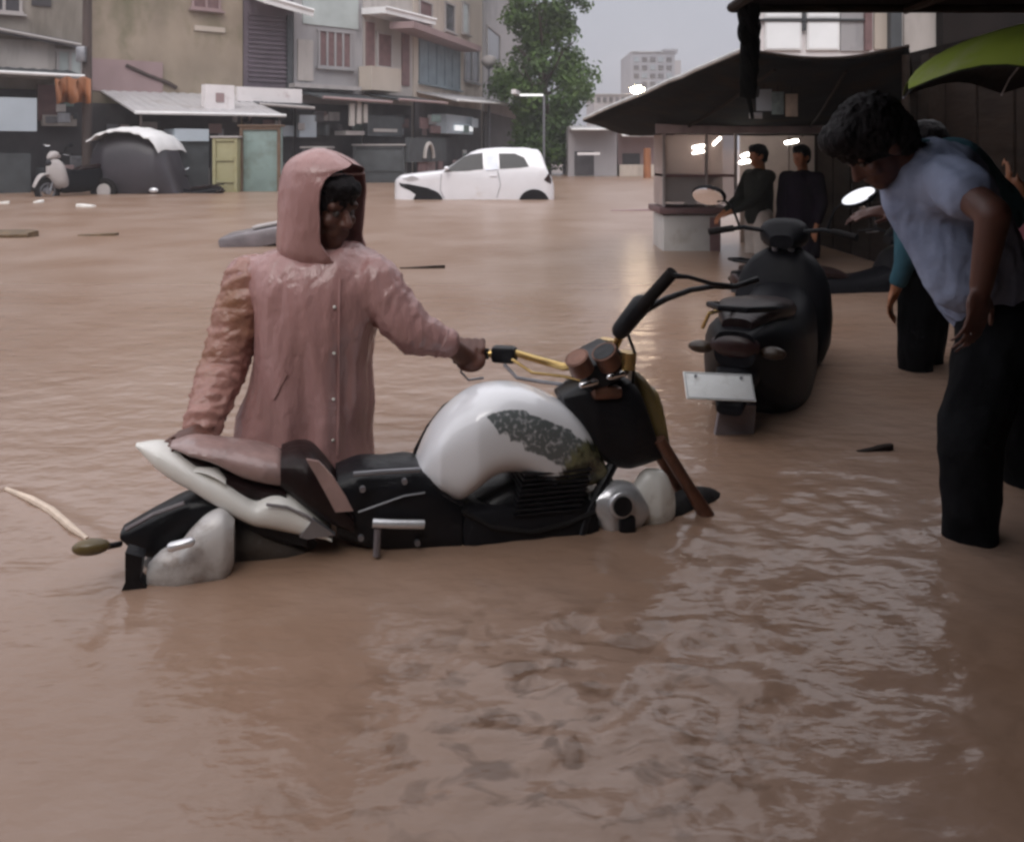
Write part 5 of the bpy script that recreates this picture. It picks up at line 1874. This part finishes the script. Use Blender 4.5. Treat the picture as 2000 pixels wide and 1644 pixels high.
# ------------------------------------------------------------------ food cart under the tarpaulin
def food_cart():
    Y = 9.5
    a, b = at(1292, 490, Y), at(1440, 240, Y)
    x0, x1 = a.x, b.x
    dp = .7
    rt = thing('food_cart', ((x0 + x1) / 2, Y + dp / 2, -.5), 0, 'pale street food cart with a lit glass case under the dark tarpaulin', 'food cart')

    def zz(py):
        return at(0, py, Y).z
    xc = at(1408, 0, Y).x
    MB().box2((x0 + .02, Y, -.3), (xc, Y + dp, zz(420)), .02).build('lower_cabinet', 'cart', rt)
    MB().box2((x0 - .03, Y - .04, zz(418)), (x1 - .04, Y + dp + .04, zz(406)), .008).build('counter', 'brownwin', rt)
    MB().box2((at(1386, 0, Y).x, Y - .012, -.2), (at(1407, 0, Y).x, Y - .002, zz(424))).build('side_strip', 'brownwin', rt)
    MB().box2((x0 + .03, Y + dp - .04, zz(402)), (x1, Y + dp, zz(262))).build('back_panel', 'cartback', rt)
    MB().box2((x0 + .03, Y + .02, zz(403)), (x0 + .05, Y + dp - .05, zz(263))).build('side_panel', 'cartback', rt)
    gl = MB().box2((x0 + .04, Y + .01, zz(400)), (x1 - .03, Y + .018, zz(264))).build('glass_front', M['glass'], rt)
    for px in (1297, 1380, 1437):
        x = at(px, 0, Y).x
        MB().box2((x - .014, Y - .012, zz(404)), (x + .014, Y + .03, zz(262))).build('post', 'frame', rt)
    MB().box2((x0 + .03, Y - .005, zz(346)), (x1 - .03, Y + dp - .06, zz(341))).build('shelf', 'brownwin', rt)
    MB().box2((at(1345, 0, Y).x, Y + .1, zz(402)), (at(1366, 0, Y).x, Y + .3, zz(348)), .02).build('container', 'signb', rt)
    MB().tube([at(1392, 404, Y + .2), at(1392, 385, Y + .2)], [.03, .025], 12).build('jar', 'dgrey', rt)
    mb = MB().box2((x0 - .1, Y - .25, zz(262)), (at(1640, 0, Y).x, Y - .2, zz(224)), .01)
    mb.build('fascia', 'cartband', rt)
    MB().box2((x0 - .1, Y - .2, zz(232)), (at(1640, 0, Y).x, Y + dp + .1, zz(224))).build('roof', 'steel', rt)
    MB().tube([at(1305, 214, Y - .26), at(1400, 212, Y - .26), at(1462, 196, Y - .26)], [.03, .03, .04], 8).build('beam', 'frame', rt)
    for px, py, w_ in ((1364, 288, .11), (1364, 299, .11), (1400, 282, .07), (1455, 318, .10), (1455, 305, .06), (1546, 279, .12)):
        c = at(px, py, Y + .3)
        MB().cap(c - Vector((w_ / 2, 0, 0)), c + Vector((w_ / 2, 0, .02 if px != 1400 else .07)), .016, .016, 8).build('tube_lamp', 'lamp', rt)


food_cart()


def tarpaulin():
    lf_, ln, rn, rf = at(1141, 234, 9.6), at(1452, 100, 6.2), at(1775, 94, 6.2), at(1800, 262, 10.2)
    lc = at(1222, 262, 10.2)
    rt = thing('tarpaulin', ((lf_.x + rf.x) / 2, 8., .9), 0, 'dark sloping tarpaulin roof stretched over the food cart', 'tarpaulin')
    rows = []
    n, m_ = 26, 14
    for i in range(n + 1):
        u = i / n
        rg = []
        for j in range(m_ + 1):
            v = j / m_
            near = ln.lerp(rn, u)
            # far edge runs left corner -> left underside corner -> right
            far = lf_.lerp(lc, min(1, u / .14)) if u < .14 else lc.lerp(rf, (u - .14) / .86)
            p = near.lerp(far, v)
            p.z += -.07 * math.sin(math.pi * u) * (1 - v) - .05 * math.sin(math.pi * v) * math.sin(math.pi * u) + .012 * noise.noise(p * 3)
            rg.append(p)
        rows.append(rg)
    V_ = [p for r_ in rows for p in r_]
    fs = [(i * (m_ + 1) + j, i * (m_ + 1) + j + 1, (i + 1) * (m_ + 1) + j + 1, (i + 1) * (m_ + 1) + j) for i in range(n) for j in range(m_)]
    o = MB().add(V_, fs).build('sheet', 'tarp', rt)
    md = o.modifiers.new('t', 'SOLIDIFY')
    md.thickness = .012
    MB().tube([r_ + Vector((0, 0, .016)) for r_ in rows[0]], .020, 8).build('edge_band', 'tarpwhite', rt)
    MB().tube([r_[0] + Vector((0, 0, .01)) for r_ in rows], .014, 8).build('edge_pole', 'wood', rt)
    
    MB().tube([rows[i][m_] for i in range(0, n + 1)], .02, 8).build('edge_pole', 'wood', rt)
    for k in (7, 17):
        MB().tube([p - Vector((0, 0, .02)) for p in rows[k]][1:], .014, 6).build('rafter', 'wood', rt)
    for c in (at(1652, 250, 10.0), rn - Vector((.02, 0, .05)), rf - Vector((.3, 0.2, .03))):
        MB().tube([Vector((c.x, c.y, -.5)), c], .028, 8).build('post', 'wood', rt)


tarpaulin()

# hanging packets under the tarpaulin
hg = [(1492, 196, 30, 42, 'signb'), (1519, 202, 24, 44, 'sachet'), (1546, 206, 24, 44, 'card'), (1476, 226, 26, 12, 'zinc'), (1478, 180, 14, 22, 'dgrey')]
names = ['pale blue packet hanging under the tarpaulin, nearest the black rope bundle', 'teal packet hanging between the pale blue packet and the cream card',
         'cream card hanging at the right end of the packets under the tarpaulin', 'small pale strip hanging below the blue packet',
         'small dark grey packet hanging above the blue packet under the tarpaulin']
for (px, py, w_, h_, m_), nm in zip(hg, names):
    c = at(px, py, 7.0)
    k = 7. / F
    rt = thing('hanging_packet', (c.x, c.y, c.z), 0, nm, 'packet', 'packets hanging under the tarpaulin')
    rows = []
    for i in range(7):
        t = i / 6
        z = c.z + h_ * k / 2 - h_ * k * t
        th = .004 + .012 * math.sin(math.pi * t)
        rows.append([Vector((c.x - w_ * k / 2, c.y, z)), Vector((c.x, c.y - th, z)), Vector((c.x + w_ * k / 2, c.y, z)), Vector((c.x, c.y + th, z))])
    MB().rings(rows).build('bag', m_, rt)
    MB().tube([Vector((c.x, c.y, c.z + h_ * k / 2)), Vector((c.x, c.y, c.z + h_ * k / 2 + .12))], .003, 5).build('string', 'rope', rt)

# black bundle hanging from the near awning
c0, c1 = at(1458, -30, 4.15), at(1462, 190, 4.3)
rt = thing('rope_bundle', (c1.x, c1.y, c1.z), 0, 'thick black bundle of ropes and cables hanging from the awning', 'rope bundle')
rng = random.Random(3)
for i in range(6):
    pts = []
    for k in range(9):
        t = k / 8
        p = c0.lerp(c1, t)
        p += Vector((math.cos(i * 1.05 + t * 5) * .040, math.sin(i * 1.05 + t * 5) * .040, 0)) * (1 + .5 * math.sin(t * 9 + i)) * (1 - .5 * t)
        pts.append(p)
    MB().tube(pts, .021, 8).build('rope', 'rope', rt)
MB().ell(at(1452, 62, 4.2), (.030, .03, .06)).build('knot', 'rope', rt)
MB().tube([c1, at(1470, 232, 4.3)], [.012, .009], 6).build('rope_end', 'rope', rt)
MB().ell(at(1464, 160, 4.28), (.03, .03, .05)).build('knot', 'rope', rt)

# near awning over the right side and above the viewer
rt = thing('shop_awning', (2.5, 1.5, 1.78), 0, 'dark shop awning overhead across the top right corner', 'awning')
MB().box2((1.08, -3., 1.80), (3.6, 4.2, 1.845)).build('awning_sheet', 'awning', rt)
MB().box2((-.5, -4.5, 1.96), (1.07, .9, 2.0)).build('awning_sheet', 'awning', rt)  # unseen sheet above the viewer, placed to darken the right side
MB().box2((.25, .92, 1.93), (1.07, 2.7, 1.96)).build('awning_sheet', 'awning', rt)  # unseen extension, added to shade the water and bike
MB().tube([Vector((1.06, -3, 1.79)), Vector((1.06, 4.2, 1.79))], .025, 8).build('edge_pole', 'wood', rt)
MB().tube([Vector((1.06, 4.2, 1.79)), Vector((3.6, 4.2, 1.79))], .025, 8).build('edge_pole', 'wood', rt)
for x in (1.9, 2.7):
    MB().tube([Vector((x, -3, 1.78)), Vector((x, 4.2, 1.78))], .022, 8).build('rafter', 'wood', rt)
MB().tube([Vector((3.4, 4.1, -.5)), Vector((3.4, 4.1, 1.8))], .05, 10).build('post', 'wood', rt)

# dark shop along the right; unseen walls behind the viewer added for shade
rt = thing('dark_shop', (3.7, 5., -.5), 0, 'unlit black brown shop wall along the right side of the street, with unseen shading walls behind the viewer', 'building')
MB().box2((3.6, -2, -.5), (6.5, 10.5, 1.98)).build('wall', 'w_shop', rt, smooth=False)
MB().box2((-9., -9., -.5), (-.6, -4.6, 6.2)).build('wall', 'w_shop', rt, smooth=False)  # unseen, behind the viewer: added to block sky from the near water
MB().box2((-.6, -9., -.5), (6.5, -4.55, 9.5)).build('wall', 'w_shop', rt, smooth=False)  # unseen too, made taller to shade the right side
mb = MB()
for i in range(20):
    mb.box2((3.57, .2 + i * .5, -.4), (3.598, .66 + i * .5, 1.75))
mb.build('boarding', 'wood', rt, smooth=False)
MB().box2((3.05, 10.6, -.5), (6.5, 10.9, 2.0)).build('rear_wall', 'w_shop', rt, smooth=False)
for y in (4.7, 7.2):
    MB().box2((3.45, y, -.5), (3.57, y + .14, 1.9)).build('post', 'wood', rt, smooth=False)

# white house seen above the tarpaulin
f = facade('stall_screen', 1446, 10.4, 1644, 10.4, 1.30, .08, 'cartback', 'pale pink screen behind the two people under the tarpaulin', 'screen', wall=False)
f.box('panel', 'cartback', 1446, 256, 1540, 520, 0, .04)
f.box('panel', 'cartback', 1543, 256, 1644, 420, 0, .04)
f.box('lower_panel', 'brownwin', 1543, 421, 1644, 520, 0, .04)
f = facade('white_house', 1474, 15., 1850, 15., 3.9, .5, 'signw', 'white house with framed upper windows, seen above the tarpaulin roof')
for a, b_ in ((1494, 1566), (1576, 1640)):
    for c_, d_ in ((42, 98), (14, 36)):
        w_ = f.box('window', 'zincw', a, c_, b_, d_, 0, .06)
        f.box('pane', 'panewhite', a + 4, c_ + 3, b_ - 4, d_ - 3, .06, .07, w_)
f.box('rail', 'dgrey', 1480, 37, 1690, 40.5, 0, .1)
f.box('mullion', 'dgrey', 1568, 10, 1574, 60, 0, .09)
f.box('grey_panel', 'w_grey', 1642, 20, 1688, 100, 0, .05)
f.box('brown_pipe', 'brownwin', 1690, 16, 1704, 98, 0, .12)
f.box('cream_panel', 'w_cream', 1708, 20, 1738, 96, 0, .05)
f.box('dark_post', 'dgrey', 1740, 0, 1762, 112, 0, .2)
f.box('pale_panel', 'w_pale', 1766, 24, 1838, 110, 0, .05)
f.box('dark_wing', 'w_shop', 1842, -40, 2140, 140, 0, .3)

# ------------------------------------------------------------------ floating debris
def plank(name, px, py, ln, wd_, th, yaw, m, label, cat, tilt=(0, 0), nail=True):
    c = wat(px, py)
    mb = MB()
    rot = Matrix.Rotation(yaw, 3, 'Z') @ Matrix.Rotation(tilt[0], 3, 'Y') @ Matrix.Rotation(tilt[1], 3, 'X')
    bm = bmesh.new()
    n = 9
    rng = random.Random(int(px))
    rings = []
    for i in range(n):
        t = i / (n - 1) - .5
        w2 = wd_ / 2 * (1 - .35 * abs(t * 2)**4) * rng.uniform(.86, 1.05)
        y0 = rng.uniform(-.03, .03) * wd_
        rings.append([c + rot @ Vector((t * ln, y0 + a * w2, b_ * th / 2 + .01 * math.sin(t * 3))) for a, b_ in ((-1, -1), (1, -1), (1, .8), (.7, 1), (-.7, 1), (-1, .8))])
    bm.free()
    o = mb.rings(rings).build(name, m)
    return tag(o, label, cat)


plank('plank', 22, 462, .62, .34, .14, R(-8), 'plank', 'dark brown plank floating at the far left edge of the water', 'plank', (R(2), R(6)))
plank('plank', 192, 460, .48, .14, .05, R(4), 'plank', 'thin dark plank floating just right of the brown plank at the left edge', 'plank')
plank('stick', 825, 524, .42, .05, .035, R(3), 'wood', 'dark stick floating on the open water right of the hooded person', 'stick')
plank('stick', 1708, 880, .14, .03, .025, R(8), 'wood', 'short dark stick floating between the scooter and the bending person', 'stick')
plank('stick', 1245, 412, .95, .10, .06, R(-2), 'w_pink', 'flat brown stick floating left of the food cart', 'stick')
pts = [wat(x, y) + Vector((0, 0, z)) for x, y, z in [(12, 962, .012), (60, 985, .016), (100, 1005, .012), (140, 1040, .014), (170, 1056, .006)]]  # pale strip stands in for the sky gleam on the wake
tag(MB().tube(pts, [.006, .011, .012, .010, .006], 8).build('stick', 'wakegleam'), 'pale strip in place of the wake gleam behind the tail of the white motorcycle', 'stick')
for px, py, s_, lb in ((168, 404, .36, 'white foam scrap floating in front of the covered vehicle'), (76, 396, .22, 'small white foam scrap floating at the left below the white scooter'),
                       (8, 398, .2, 'white foam scrap floating at the very left edge of the water')):
    plank('foam_scrap', px, py, s_, s_ * .5, .09, R(px), 'foam', lb, 'foam scrap')['group'] = 'foam scraps on the water'
# grey board sheet drifting behind the person in pink
c = wat(505, 476)
mb = MB()
rot = Matrix.Rotation(R(8), 3, 'Z') @ Matrix.Rotation(R(-11), 3, 'Y')
mb.box(c + Vector((.12, .05, .10)), (1.05, .75, .20), rot, .04)
o = mb.build('floating_box', 'slate')
tag(o, 'wet grey box drifting half sunk behind the person in the pink raincoat', 'box')
o2 = MB().box(c + Vector((.20, -.02, .245)), (.5, .3, .03), rot, .01).build('box_lid', 'frame', o)

SC.cycles.volume_step_rate = 4

hz = MB().box2((-170, -12, -1.2), (170, 230, 24)).build('haze', 'black', smooth=False)
hm = bpy.data.materials.new('rain haze')
hm.use_nodes = True
hn = hm.node_tree.nodes
hn.remove(hn['Principled BSDF'])
pv = hn.new('ShaderNodeVolumePrincipled')
pv.inputs['Color'].default_value = (.95, .92, .94, 1)
pv.inputs['Density'].default_value = .0019
hm.node_tree.links.new(pv.outputs[0], hn['Material Output'].inputs['Volume'])
hz.data.materials.clear()
hz.data.materials.append(hm)
tag(hz, 'thin rain haze over the flooded street', None, None, 'stuff')
